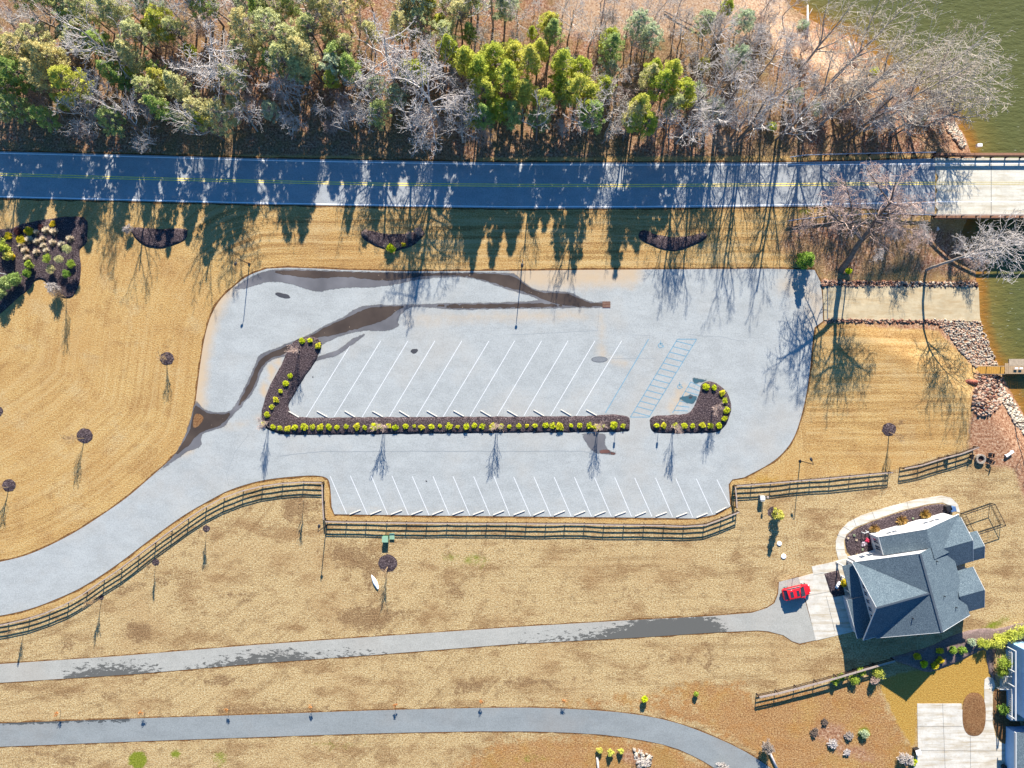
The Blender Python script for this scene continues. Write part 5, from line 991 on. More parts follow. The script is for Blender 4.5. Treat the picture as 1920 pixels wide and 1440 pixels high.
b = MB(); b.prism([(1.15 * math.cos(a), .38 * math.sin(a)) for a in [i * math.pi / 8 for i in range(16)]], .006, .012); b.build('cover', plain('cover_grey', sRGB(150, 154, 158), .9, .2, .2, 5), t)

# ------------------------------------------------------------ fences
M_fence = plain('fence_dark_brown', (.035, .022, .018), .85, .1, .4, 4)
M_cap = plain('fence_cap_weathered', sRGB(206, 186, 172), .85, .1, .18, 3)
def fence(posts, label, h=1.35, capw=.17, cap=True):
    pw = [G(x, y) for x, y in posts]; root = empty('rail_fence', pw[len(pw) // 2], 0, label, 'fence'); o0 = root.location
    L = [p - o0 for p in pw]; L = [p + Vector((0, 0, random.uniform(-.05, .05))) for p in L]
    for p in L:
        b = MB(); b.box((p.x, p.y, p.z + h / 2 - .1), (.13, .13, h + .18)); b.build('post', M_fence, root)
    for zz in (.38, .78, 1.18):
        b = MB()
        for a, c in zip(L[:-1], L[1:]):
            s = Vector((0, 0, zz)); m = (a + c) / 2 + s + Vector((0, 0, random.uniform(-.03, .03)))
            b.bar(a + s, m, .045, .15); b.bar(m, c + s, .045, .15)
        b.build('rail', M_fence, root)
    if cap:
        b = MB()
        for a, c in zip(L[:-1], L[1:]):
            s = Vector((0, 0, h + .02)); d = (c - a).normalized() * .02; b.bar(a + s + d, c + s - d, capw, .03)
        b.build('cap_board', M_cap, root)
    return root
f1 = [(-20, 1172), (17, 1166), (56, 1157), (94, 1145), (129, 1130), (164, 1110), (196, 1088), (229, 1066), (261, 1042), (292.5, 1018), (323, 995.5), (354, 973), (387.5, 951), (421, 932.5), (457, 919), (493, 910), (531, 904.5), (570, 902), (607.5, 903)]
fence(f1, 'long curved dark rail fence with pale cap board along the lower drive')
fence([(608, 906), (609, 940), (611, 972)], 'short rail fence section joining the curved fence to the straight one', h=1.3)
fence([(614, 975), (650.5, 976), (687.5, 976.5), (726, 977), (763, 977.5), (801, 978), (839, 978.5), (876, 979), (913, 979), (950, 979), (987, 979), (1024, 979.5), (1059.5, 979.5), (1096, 980), (1132.5, 981), (1170, 981.5), (1207.5, 982), (1245, 982.5), (1282, 984), (1320, 981), (1352, 969), (1381, 957)], 'straight dark rail fence with pale cap board below the lower parking row')
fence([(1377, 950), (1376, 930), (1374, 911)], 'short rail fence section at the bottom right corner of the car park', h=1.3)
fence([(1376, 909), (1409, 906.5), (1445, 903.5), (1482, 900.5), (1519, 897.5), (1556, 894), (1593, 890.5), (1630, 887), (1666, 884)], 'rail fence running from the car park corner toward the lake')
fence([(1687, 877), (1722, 870), (1759, 858), (1794, 849), (1825, 837)], 'rail fence rising to the fire pit, beyond the gap')
fence([(1418, 1300), (1453, 1293), (1489, 1284), (1526, 1274), (1563, 1264), (1598, 1254), (1635, 1243), (1670, 1233)], 'rail fence with wide pale cap between the rusty yard and the house shadow', capw=.3)

# ------------------------------------------------------------ lamps and sign posts
M_lamp = plain('lamp_dark_metal', (.03, .028, .03), .5, .5, .2, 5, .4)
M_glass = plain('lamp_lens', (.6, .62, .62), .3, .5, .05, 3)
def lamp(px, py, h, az, label):
    t = empty('street_lamp', G(px, py), az, label, 'street lamp', 'lamps around the car park')
    b = MB(); b.box((0, 0, .06), (.34, .34, .12)); b.build('base', M_lamp, t)
    b = MB(); b.tube([(0, 0, .1), (0, 0, h)], [.075, .055], 8); b.build('pole', M_lamp, t)
    b = MB(); b.tube([(0, 0, h - .02), (.25, 0, h + .12), (.6, 0, h + .1)], [.05, .04, .04], 6); b.build('arm', M_lamp, t)
    b = MB(); b.ball((.82, 0, h + .06), .27, 10, 4, (1.25, .8, .45), 0, 0.0); o = b.build('lamp_head', M_lamp, t, True)
    b = MB(); b.prism([(.82 + .24 * math.cos(a), .15 * math.sin(a)) for a in [i * math.pi / 5 for i in range(10)]], h + .03, h + .055); b.build('lens', M_glass, o)
lamp(467.5, 495, 4.75, R(250), 'dark street lamp at the top curve of the car park with a long thin shadow')
lamp(979, 497, 4.75, R(265), 'dark street lamp at the middle of the verge above the parking rows')
lamp(1500, 864, 4.9, R(115), 'dark street lamp standing behind the fence near the small evergreen')
lamp(612, 985, 4.7, R(80), 'dark street lamp at the fence corner beside the green boxes')
def sign(px, py, lb):
    t = empty('sign_post', G(px, py, .1), 0, lb, 'sign post', 'sign posts in the islands')
    b = MB(); b.tube([(0, 0, 0), (0, 0, 2.5)], .035, 6); b.build('post', M_lamp, t)
    b = MB(); b.box((0, .045, 2.15), (.32, .02, .48)); b.build('panel', plain('sign_panel_back', (.42, .40, .28), .5, .4, .1), t)
sign(1156, 786, 'thin sign post near the end of the long island'); sign(1236.5, 786, 'thin sign post on the short island beside the gap')

# ------------------------------------------------------------ bridge and guard rails
def W3(px, py, z): x, y = P(px, py, z); return Vector((x, y, z))
br = empty('bridge', W3(1752, 350, 0), 0, 'pale concrete road bridge crossing the lake inlet with dark railings', 'bridge')
o0 = br.location
def bx(name, x0, x1, y0, y1, z0, z1, m, par=None):
    a = W3(x0, y0, z1); c = W3(x1, y1, z1); b = MB(); b.box(((a.x + c.x) / 2 - o0.x, (a.y + c.y) / 2 - o0.y, (z0 + z1) / 2 - o0.z), (abs(c.x - a.x), abs(c.y - a.y), z1 - z0)); return b.build(name, m, par or br)
b = MB(); zt = .06
edge = [(1757 + random.uniform(-4, 3), 296 + i * 8.9) for i in range(13)]
pts = [W3(x, y, zt) - o0 for x, y in edge]; far = [W3(2400, 403, zt) - o0, W3(2400, 296, zt) - o0]
b.prism([(p.x, p.y) for p in pts + far][::-1], -.55, zt); dk = b.build('deck', M_deck, br)
b = MB()
for yy in (307.3, 379):
    a = W3(1757, yy, zt + .008) - o0; c = W3(2400, yy - 2, zt + .008) - o0; b.box(((a.x + c.x) / 2, (a.y + c.y) / 2, zt + .006), (c.x - a.x, .13, .004))
b.build('edge_line', M_white, dk)
b = MB()
for yy in (341.6, 345.4):
    a = W3(1755, yy, zt) - o0; c = W3(2400, yy, zt) - o0; b.box(((a.x + c.x) / 2, (a.y + c.y) / 2, zt + .006), (c.x - a.x, .12, .004))
b.build('centre_line', plain('faded_yellow', sRGB(245, 226, 160), .8), dk)
b = MB()
for xx in (1858, 2000, 2140): a = W3(xx, 350, 0) - o0; b.box((a.x, a.y, zt + .006), (.07, 8.6, .006))
b.build('deck_joint', M_seam, dk)
for (y0, y1) in ((286.5, 291), (403, 408.5)):
    bx('edge_beam', 1750, 2400, y0, y1, -.7, .12, plain('beam_rusty_brown', sRGB(176, 130, 104), .9), br)
for yy, ff in ((292.5, 1), (402.5, -1)):
    for zz in (.45, .85):
        bx('railing', 1750, 2400, yy - .8, yy + .8, zz - .09, zz + .09, M_fence)
    bx('railing_cap', 1750, 2400, yy - 1.3, yy + 1.3, .96, 1.02, M_cap if ff < 0 else M_fence)
    x = 1754
    while x < 2060: bx('railing_post', x - 1.2, x + 1.2, yy - 1.2, yy + 1.2, -.3, .98, M_fence); x += 27.6
for xx in (1835, 1985):
    b = MB()
    for yy in (300, 335, 370, 400): a = W3(xx, yy, -2) - o0; b.tube([(a.x, a.y, -6.6), (a.x, a.y, -1.0)], .25, 8)
    b.build('pier_piles', M_conc, br); bx('pier_cap', xx - 5, xx + 5, 289, 408, -1.2, -.56, M_conc)
bx('abutment', 1746, 1754, 289, 406, -2.2, -.02, M_conc)
def guard(pts, lb, posts=3.4):
    pw = [W3(x, y, .02) for x, y in pts]; t = empty('guard_rail', pw[0], 0, lb, 'guard rail'); L = [p - pw[0] for p in pw]
    b = MB()
    for a, c in zip(L[:-1], L[1:]):
        for z_, w in ((.62, .05), (.72, .09), (.52, .09)): b.bar(a + Vector((0, 0, z_)), c + Vector((0, 0, z_)), w, .09)
    b.build('rail', plain('galvanised_steel', (.42, .45, .5), .4, .5, .1, 4, .5), t)
    tot = sum((c - a).length for a, c in zip(L[:-1], L[1:])); d = 0
    while d <= tot:
        e = d
        for a, c in zip(L[:-1], L[1:]):
            s = (c - a).length
            if e <= s: p = a + (c - a) * (e / s); break
            e -= s
        b = MB(); b.box((p.x, p.y - .14, .32), (.16, .16, .9)); b.build('post', M_fence, t); d += posts
guard([(1750, 288), (1660, 289), (1560, 291.5), (1510, 293), (1478, 297)], 'steel guard rail along the wood side of the road before the bridge')
guard([(1750, 405), (1690, 403), (1640, 402), (1580, 405), (1500, 412), (1475, 416)], 'steel guard rail below the road, partly under the large forked tree')
b = MB(); b.box((0, 0, .6), (.75, .45, .5)); o = b.build('utility_box', M_white); o.location = W3(1831, 275, -1.0); tag(o, 'small white box on the outer edge of the bridge', 'box')

# ------------------------------------------------------------ dock, canoe, fire pit
M_wood = plain('dock_wood_pale', sRGB(206, 176, 140), .9, .1, .2, 3); M_woodo = plain('dock_wood_orange', sRGB(222, 168, 84), .9, .1, .2, 3)
dz = -2.6
dock = empty('dock', W3(1860, 694, dz), 0, 'wooden boat dock with railed gangway reaching over the lake', 'dock'); o0 = dock.location
def dbx(name, x0, x1, y0, y1, z0, z1, m): a = W3(x0, y0, z1); c = W3(x1, y1, z1); b = MB(); b.box(((a.x + c.x) / 2 - o0.x, (a.y + c.y) / 2 - o0.y, (z0 + z1) / 2 - o0.z), (abs(c.x - a.x), abs(c.y - a.y), z1 - z0)); return b.build(name, m, dock)
b = MB(); k = 0; x = 1830
while x < 1884: a = W3(x, 694, dz) - o0; b.box((a.x, a.y, 0), (.27, 1.35, .05)); x += 3.4
b.build('gangway_planks', M_woodo, dock)
b = MB(); x = 1885
while x < 1935: a = W3(x, 691, dz) - o0; b.box((a.x, a.y, .08), (.27, 1.7, .05)); x += 3.4
b.build('deck_planks', M_wood, dock)
dbx('platform', 1892, 1990, 673, 686, dz - .1, dz + .12, plain('dock_grey', sRGB(206, 186, 160), .9, .1, .2, 3))
for yy in (686.5, 701.5): dbx('handrail', 1829, 1884, yy - .6, yy + .6, dz + .9, dz + 1.0, B_dark if yy > 690 else M_wood)
for xx in (1829, 1857, 1884):
    for yy in (686.5, 701.5): dbx('rail_post', xx - .7, xx + .7, yy - .7, yy + .7, dz - 2.4, dz + .95, B_dark)
for xx in (1906, 1915): dbx('bench', xx - 3, xx + 3, 689, 692, dz + .3, dz + .4, M_white)
b = MB(); prof = [(-1.15, .05), (-.8, .32), (0, .42), (.8, .32), (1.15, .05)]; rings = []
vs = []; 
for x, w in prof:
    for k in range(7):
        a = math.pi * k / 6; vs.append((x, w * math.cos(a), .05 + (.55 * w / .42) * math.sin(a)))
b.add(vs, [(i * 7 + k, i * 7 + k + 1, (i + 1) * 7 + k + 1, (i + 1) * 7 + k) for i in range(4) for k in range(6)]); o = b.build('upturned_boat', plain('boat_terracotta', sRGB(206, 120, 92), .6, .3, .15, 2), None, True); o.location = G(1820, 716, .05); o.rotation_euler = (0, 0, R(-3)); tag(o, 'terracotta coloured upturned small boat at the rocks by the dock', 'boat')
# white kayak on the field
b = MB(); vs = []; prof = [(-1.35, .10, .35), (-.9, .30, .45), (-.1, .42, .5), (.7, .30, .34), (1.45, .03, .12)]
for x, w, h in prof:
    for k in range(7):
        a = math.pi * k / 6; vs.append((x, w * math.cos(a), h * math.sin(a) + .02))
b.add(vs, [(i * 7 + k, i * 7 + k + 1, (i + 1) * 7 + k + 1, (i + 1) * 7 + k) for i in range(4) for k in range(6)] + [tuple(range(7))]); o = b.build('upturned_dinghy', M_white, None, True); o.scale = (.86, .86, .8); o.location = G(703, 1091); o.rotation_euler = (0, 0, R(116)); tag(o, 'white pointed dinghy lying upside down on the field', 'dinghy')
M_green = plain('utility_green', sRGB(120, 176, 136), .6, .3, .12, 4)
for (x, y, s, hh, lb) in ((724, 1009, (.85, .85), .95, 'taller green utility box on the field below the fence'), (735.5, 1005, (.7, .9), .25, 'low pale green utility box beside the taller one')):
    t = empty('utility_cabinet', G(x, y), 0, lb, 'utility box'); b = MB(); b.box((0, 0, hh / 2), (s[0], s[1], hh)); b.build('cabinet', M_green, t); b = MB(); b.box((0, .02, hh + .03), (s[0] + .08, s[1] + .08, .05)); b.build('lid', plain('lid_pale_green', sRGB(168, 210, 176), .6), t)
for (x, y, r_, lb) in ((1461, 1019, .36, 'round white ground lid nearer the evergreen'), (1469, 1043, .40, 'round white ground lid nearer the driveway')):
    b = MB(); b.tube([(0, 0, 0), (0, 0, .12), (0, 0, .16)], [r_, r_, r_ * .8], 12); o = b.build('septic_lid', M_white); o.location = G(x, y); tag(o, lb, 'lid')
t = empty('mailbox_stand', G(1426, 933), R(4), 'grey box stand with a dark slot beside the fence', 'stand'); b = MB(); b.box((0, 0, .5), (.6, .9, 1.0)); b.build('cabinet', plain('stand_grey', sRGB(200, 196, 184), .7), t); b = MB(); b.box((0, .1, 1.03), (.7, .6, .05)); b.build('lid', M_white, t)
t = empty('bird_feeder', G(1432, 929), 0, 'thin post with a small feeder beside the grey box stand', 'bird feeder'); b = MB(); b.tube([(0, 0, 0), (0, 0, 1.7)], .06, 6); b.build('post', B_dark, t); b = MB(); b.box((0, 0, 1.75), (.3, .3, .25)); b.build('feeder', M_cap, t)
t = empty('fire_pit', G(1836, 860), 0, 'round pale stone fire pit among dark chairs', 'fire pit')
b = MB(); n = 14; 
for i in range(n): a = 2 * math.pi * i / n; b.box((.62 * math.cos(a), .62 * math.sin(a), .25), (.26, .3, .5), a)
b.build('stone_ring', K3, t); b = MB(); b.tube([(0, 0, .05), (0, 0, .2)], .5, 12); b.build('ash', K5, t)
def chair(x, y, rz, lb):
    t = empty('garden_chair', G(x, y), rz, lb, 'chair', 'dark chairs round the fire pit'); m = M_lamp
    b = MB(); b.box((0, 0, .42), (.6, .58, .05)); b.build('seat', m, t); b = MB(); b.box((0, -.34, .75), (.6, .06, .62), 0, 0, (R(-14), 'X')); b.build('backrest', m, t)
    for sx in (-1, 1):
        b = MB(); b.box((sx * .33, 0, .62), (.09, .6, .04)); b.build('armrest', m, t)
        for sy in (-1, 1): b = MB(); b.box((sx * .29, sy * .26, .21), (.05, .05, .42)); b.build('leg', m, t)
chair(1819, 856, R(-100), 'dark garden chair between the fence end and the fire pit'); chair(1853, 853, R(80), 'dark garden chair on the lake side of the fire pit'); chair(1853.5, 865, R(60), 'dark garden chair at the lower lake side of the fire pit'); chair(1774, 857, R(160), 'dark garden chair set against the rail fence, away from the fire pit')
t = empty('bench', G(1890, 850), R(35), 'small white bench on the bare ground east of the fire pit', 'bench'); b = MB(); b.box((0, 0, .42), (1.4, .4, .05)); b.build('seat', M_white, t)
for sx in (-.55, .55): b = MB(); b.box((sx, 0, .2), (.08, .36, .4)); b.build('leg', M_white, t)
# dark wire pen beside the house
A_, B_, C_, D_ = [G(*p) for p in ((1801, 962), (1856, 943), (1876, 983), (1820, 1001))]
t = empty('wire_pen', A_, 0, 'open dark framed wire pen on the lawn beside the house', 'pen'); c4 = [q - A_ for q in (A_, B_, C_, D_)]; hp = 1.25
for q in c4: b = MB(); b.tube([q, q + Vector((0, 0, hp))], .05, 6); b.build('post', M_lamp, t)
for i in range(4):
    a, c = c4[i], c4[(i + 1) % 4]; b = MB()
    b.bar(a + Vector((0, 0, hp)), c + Vector((0, 0, hp)), .07, .07); b.bar(a + Vector((0, 0, .1)), c + Vector((0, 0, .1)), .05, .05)
    n = 5
    for k in range(1, n): q = a.lerp(c, k / n); b.bar(q + Vector((0, 0, .1)), q + Vector((0, 0, hp)), .03, .03)
    for k in range(1, 5): b.bar(a + Vector((0, 0, hp * k / 5)), c + Vector((0, 0, hp * k / 5)), .012, .012)
    b.build('side_panel', M_lamp, t)
t = empty('slim_pole', G(1592, 1050), 0, 'slim dark pole at the corner of the walk and the house front', 'pole'); b = MB(); b.tube([(0, 0, 0), (0, 0, 2.4)], .06, 6); b.build('pole', B_dark, t); b = MB(); b.ball((0, 0, 2.45), .1, 6, 4); b.build('finial', M_cap, t)
b = MB(); b.box((0, 0, .45), (.06, .06, .9)); o = b.build('marker_post', B_dark); o.location = G(1486, 1083); tag(o, 'short dark marker post just above the red car', 'post')
for x, y, lb, m_ in ((1781, 953, 'blue covered bin beside the curved walk end', plain('bin_blue', (.06, .12, .25), .6)), (1773, 951, 'dark planter next to the blue bin', M_lamp), (1716, 1405, 'dark machine with white top at the edge of the pale drive', M_lamp)):
    t = empty('bin', G(x, y), R(15), lb, 'bin'); b = MB(); b.box((0, 0, .45), (.75, .7, .9)); b.build('body', m_, t); b = MB(); b.box((0, 0, .93), (.8, .75, .06)); b.build('lid', m_ if 'white' not in lb else M_white, t)
b = MB(); b.box((0, 0, .25), (1.1, .3, .5), R(60)); b.box((.2, .3, .3), (.5, .25, .6), R(40)); o = b.build('garden_ornament', M_white); o.location = G(1569, 1096); tag(o, 'white low garden ornament in the square bed', 'ornament')
for i, (x, y, a) in enumerate(((1458, 1395, .3),)): pass

# ------------------------------------------------------------ red car
M_red = plain('car_red', (.62, .012, .02), .25, .6, .04, 1); M_tint = plain('car_glass', (.03, .035, .05), .08, .6, .05, 1); M_tyre = plain('tyre', (.02, .02, .02), .8, .2); M_rim = plain('rim', (.5, .5, .52), .3, .5, .1, 3, .8)
car = empty('parked_car', G(1490, 1107.5), R(12.5), 'red hatchback car with dark sunroof parked on the grey apron', 'car')
st = [(-2.2, .55, .50, .62), (-2.12, .78, .36, .86), (-1.7, .88, .30, .98), (-1.0, .91, .28, .99), (0, .92, .28, .97), (.8, .91, .28, .95), (1.15, .90, .28, .93), (1.75, .86, .32, .80), (2.1, .72, .38, .66), (2.22, .48, .45, .55)]
b = MB(); vs = []; n = 10
for x, w, z0, z1 in st:
    pr = [(-w * .8, z0), (-w, z0 + .12), (-w, (z0 + z1) / 2), (-w * .94, z1 - .05), (-w * .8, z1), (w * .8, z1), (w * .94, z1 - .05), (w, (z0 + z1) / 2), (w, z0 + .12), (w * .8, z0)]
    vs += [(x, y, z) for y, z in pr]
b.add(vs, [(i * n + j, (i + 1) * n + j, (i + 1) * n + (j + 1) % n, i * n + (j + 1) % n) for i in range(len(st) - 1) for j in range(n)] + [tuple(range(n)), tuple(reversed([(len(st) - 1) * n + j for j in range(n)]))]); b.build('body', M_red, car, True)
def cabin(name, stt, m, par, sc=1.0):
    b = MB(); vs = []
    for x, w, z in stt: vs += [(x, -w, z), (x, w, z)]
    return b, vs
b = MB(); ring = lambda x0, x1, w, z: [(x0, -w, z), (x1, -w, z), (x1, w, z), (x0, w, z)]
lo_, hi_ = ring(-2.0, 1.2, .84, .93), [(-1.45, -.72, 1.40), (.30, -.74, 1.45), (.30, .74, 1.45), (-1.45, .72, 1.40)]
b.add(lo_ + hi_, [(0, 1, 5, 4), (1, 2, 6, 5), (2, 3, 7, 6), (3, 0, 4, 7)]); gl = b.build('windows', M_tint, car)
b = MB(); b.add([(-1.62, -.76, 1.40), (.42, -.78, 1.44), (.42, .78, 1.44), (-1.62, .76, 1.40), (-1.45, -.6, 1.46), (.2, -.62, 1.49), (.2, .62, 1.49), (-1.45, .6, 1.46)], [(0, 1, 5, 4), (1, 2, 6, 5), (2, 3, 7, 6), (3, 0, 4, 7), (4, 5, 6, 7), (3, 2, 1, 0)]); rf = b.build('roof', M_red, car, True)
b = MB(); b.box((-1.0, 0, 1.478), (.5, .9, .02)); b.build('rear_glass_panel', M_tint, rf); b = MB(); b.box((-.05, 0, 1.49), (.42, .9, .02)); b.build('sunroof', M_tint, rf)
for sy in (-1, 1):
    for x0, z0, x1, z1 in ((1.22, .93, .30, 1.45), (-2.0, .95, -1.45, 1.40)):
        b = MB(); b.bar((x0, sy * .84, z0), (x1, sy * .74, z1), .1, .06); b.build('pillar', M_red, car)
    b = MB(); b.box((.95, sy * 1.0, 1.0), (.16, .2, .14)); b.build('mirror', M_red, car)
    b = MB(); b.ball((2.02, sy * .58, .62), .16, 8, 4, (1, 1, .6)); b.build('headlight', M_glass, car, True)
    b = MB(); b.box((-2.12, sy * .62, .78), (.12, .3, .14)); b.build('taillight', plain('taillight', (.35, .01, .01), .3), car)
    for x in (-1.35, 1.38):
        b = MB(); b.tube([(x, sy * .74, .32), (x, sy * .93, .32)], .32, 14); w_ = b.build('wheel', M_tyre, car, True); b = MB(); b.tube([(x, sy * .925, .32), (x, sy * .945, .32)], .2, 10); b.build('rim', M_rim, w_)
b = MB(); b.box((2.2, 0, .36), (.06, .5, .1)); b.build('grille', M_lamp, car)

# ------------------------------------------------------------ the grey roofed house
hz = empty('house', (0, 0, 0), 0, 'white walled house with grey shingle gable roofs beside the red car', 'house')
O = Vector(P(1715, 1156)); hz.location = (O.x, O.y, 0); hz.rotation_euler = (0, 0, math.atan2(.267, .964))
M_wall = plain('house_white_siding', sRGB(250, 248, 246), .7, .2, .06, 2); 
t = NT('roof_shingle', .9, .15); n1 = t.noise(7, 3, .8); n2 = t.noise(.7, 3)
cc = t.ramp(n1, [(.32, sRGB(80, 95, 106)), (.5, sRGB(116, 134, 144)), (.66, sRGB(158, 174, 180))]); cc = t.mix(t.rng(n2, .4, .7, 0, .4), cc, sRGB(96, 112, 124))
wv_ = t.n('ShaderNodeTexWave'); t.l(t.co, wv_.inputs[0]); wv_.inputs['Scale'].default_value = 2.2; cc = t.mix(t.rng(wv_.outputs['Fac'], 0, .25, .25, 0), cc, sRGB(80, 90, 100)); t.bump(n1, .4, .02)
M_roof = t.out(cc)
M_trim = plain('house_trim_white', sRGB(252, 252, 250), .6, .3, .04, 2); M_win = plain('window_glass', (.03, .05, .09), .1, .6, .1, 1); M_door = plain('garage_door', sRGB(226, 226, 230), .7)
# local frame: x = b (east), y = a (north, along the ridge)
def hb(name, x0, x1, y0, y1, z0, z1, m=M_wall, par=None): b = MB(); b.box(((x0 + x1) / 2, (y0 + y1) / 2, (z0 + z1) / 2), (x1 - x0, y1 - y0, z1 - z0)); return b.build(name, m, par or hz)
TH = .16
def plane(name, pts, m=M_roof, par=None, th=TH):
    """a roof slab: the outline given at its top face"""
    n = len(pts); b = MB(); b.add([tuple(p) for p in pts] + [(p[0], p[1], p[2] - th) for p in pts], [tuple(range(n)), tuple(range(2 * n - 1, n - 1, -1))] + [(i, n + i, n + (i + 1) % n, (i + 1) % n) for i in range(n)])
    o = b.build(name, m, par or hz); 
    import bmesh
    bm = bmesh.new(); bm.from_mesh(o.data); bmesh.ops.recalc_face_normals(bm, faces=bm.faces); bm.to_mesh(o.data); bm.free(); return o
def trim(pts, par=None, w=.12):
    b = MB()
    for a, c in zip(pts[:-1], pts[1:]): b.bar(Vector(a) - Vector((0, 0, .1)), Vector(c) - Vector((0, 0, .1)), .05, .24)
    return b.build('fascia', M_trim, par or hz)
ZR, ZE = 7.05, 3.4
sl = (ZR - ZE) / 8.0
zw = lambda x: ZR - sl * abs(x)
# main block with the N-S ridge
b = MB(); b.add([(-7.6, .4, 0), (5.7, .4, 0), (5.7, .4, zw(5.7) - .3), (0, .4, ZR - .3), (-7.6, .4, zw(7.6) - .3), (-7.6, 11.8, 0), (5.7, 11.8, 0), (5.7, 11.8, zw(5.7) - .3), (0, 11.8, ZR - .3), (-7.6, 11.8, zw(7.6) - .3)],
      [(0, 1, 2, 3, 4), (9, 8, 7, 6, 5), (0, 5, 6, 1), (1, 6, 7, 2), (2, 7, 8, 3), (3, 8, 9, 4), (4, 9, 5, 0)]); b.build('wall', M_wall, hz)
plane('roof', [(0, .0, ZR), (0, 11.95, ZR), (6.1, 11.95, zw(6.1)), (6.1, .0, zw(6.1))])
# west slope meets the front gable along two valleys at x=-1.1, y=6
GP = 6.95; gy = 5.95; gw = 5.95
vx = -(ZR - GP) / sl
plane('roof', [(0, 0, ZR), (vx, gy, GP), (-8.0, .2, ZE), (-8.0, 0, ZE)])
plane('roof', [(0, 0, ZR), (0, 11.95, ZR), (-8.0, 11.95, ZE), (-8.0, 11.7, ZE), (vx, gy, GP)])
fg_ = -9.1
plane('roof', [(vx, gy, GP), (fg_ + .9, gy, GP), (fg_ + .6, 11.95, ZE), (-8.0, 11.95, ZE)])
plane('roof', [(vx, gy, GP), (-8.0, .2, ZE), (-10.0, .2, ZE), (fg_ + .9, gy, GP)])
b = MB(); fx = -8.0
b.add([(fx, .55, 0), (fx, 11.5, 0), (fx, 11.5, ZE - .1), (fx, gy, GP - .3), (fx, .55, ZE - .1), (fx + .5, .55, 0), (fx + .5, 11.5, 0), (fx + .5, 11.5, ZE - .1), (fx + .5, gy, GP - .3), (fx + .5, .55, ZE - .1)], [(4, 3, 2, 1, 0), (5, 6, 7, 8, 9), (0, 1, 6, 5), (1, 2, 7, 6), (4, 0, 5, 9)]); b.build('gable_wall', M_wall, hz)
trim([(fg_ + .6, 11.97, ZE), (fg_ + .88, gy, GP), (-10.02, .2, ZE)]); trim([(-8.0, -.02, ZE), (0, -.02, ZR), (6.1, -.02, zw(6.1))]); trim([(-8, 11.98, ZE), (0, 11.98, ZR)]); trim([(-10.0, .18, ZE), (-8, .18, ZE)])
b = MB(); b.bar((0, -.02, ZR + .03), (0, 11.97, ZR + .03), .3, .06); b.bar((vx, gy, GP + .03), (fg_ + .9, gy, GP + .03), .26, .05); b.build('ridge_cap', plain('ridge_cap', sRGB(92, 104, 116), .9), hz)
# garage front wing under the gable with its shed roof
hb('wall', -10.0, -8.0, .5, 6.2, 0, 2.55)
plane('garage_roof', [(-8.0, .3, 3.05), (-8.0, 6.4, 3.05), (-10.5, 6.4, 2.65), (-10.5, .3, 2.65)], th=.12)
trim([(-10.52, .3, 2.65), (-10.52, 6.4, 2.65)])
for y0, y1 in ((.9, 3.2), (3.6, 5.9)):
    d = hb('garage_door', -10.06, -10.0, y0, y1, .05, 2.2, M_door)
    for k in range(1, 4): hb('door_seam', -10.075, -10.06, y0, y1, k * .55, k * .55 + .03, M_win, d)
# porch with posts in front of the gable wall, north of the garage
hb('porch_slab', -9.6, -8.0, 6.2, 11.6, 0, .25, M_conc)
for yy in (7.0, 9.2, 11.3): hb('porch_post', -9.5, -9.35, yy, yy + .15, .25, 2.5, M_trim)
plane('porch_roof', [(-8.0, 6.45, 3.0), (-8.0, 11.6, 3.0), (-9.8, 11.6, 2.6), (-9.8, 6.45, 2.6)], th=.1)
# north wing
NP = 6.1; ns = (NP - 3.8) / 6.2
nz = lambda x: NP - ns * abs(x - 2.3)
b = MB(); b.add([(-3.5, 11.8, 0), (8.5, 11.8, 0), (8.5, 11.8, nz(8.5) - .25), (2.3, 11.8, NP - .25), (-3.5, 11.8, nz(-3.5) - .25), (-3.5, 14.5, 0), (8.5, 14.5, 0), (8.5, 14.5, nz(8.5) - .25), (2.3, 14.5, NP - .25), (-3.5, 14.5, nz(-3.5) - .25)],
      [(0, 1, 2, 3, 4), (9, 8, 7, 6, 5), (0, 5, 6, 1), (1, 6, 7, 2), (2, 7, 8, 3), (3, 8, 9, 4), (4, 9, 5, 0)]); b.build('wall', M_wall, hz)
plane('roof', [(2.3, 11.97, NP), (2.3, 14.8, NP), (-3.8, 14.8, nz(-3.8)), (-3.8, 11.97, nz(-3.8))])
plane('roof', [(2.3, 10.2, NP + .004), (8.9, 10.2, nz(8.9)), (8.9, 14.8, nz(8.9)), (2.3, 14.8, NP + .004)])
trim([(-3.82, 14.82, nz(-3.8)), (2.3, 14.82, NP), (8.92, 14.82, nz(8.9))]); trim([(-3.83, 11.97, nz(-3.8)), (-3.83, 14.8, nz(-3.8))])
# east bumps
def bump(x0, x1, y0, y1, yr, zr, ze, xin):
    hb('wall', x0, x1 - .35, y0 + .35, y1 - .35, 0, ze - .1)
    b = MB(); xx = x1 - .35; b.add([(xx, y0 + .35, ze - .3), (xx, yr, zr - .22), (xx, y1 - .35, ze - .3), (xx - .2, y0 + .35, ze - .3), (xx - .2, yr, zr - .22), (xx - .2, y1 - .35, ze - .3)], [(0, 2, 1), (3, 4, 5), (0, 1, 4, 3), (1, 2, 5, 4)]); b.build('gable_wall', M_wall, hz)
    plane('roof', [(xin, yr, zr), (x1, yr, zr), (x1, y0, ze), (x0 - .1, y0, ze)]); plane('roof', [(xin, yr, zr + .003), (x0 - .1, y1, ze + .003), (x1, y1, ze + .003), (x1, yr, zr + .003)])
    trim([(x1 + .02, y0, ze), (x1 + .02, yr, zr), (x1 + .02, y1, ze)])
bump(6.0, 8.8, .25, 6.6, 3.4, 5.05, 3.7, 4.9)
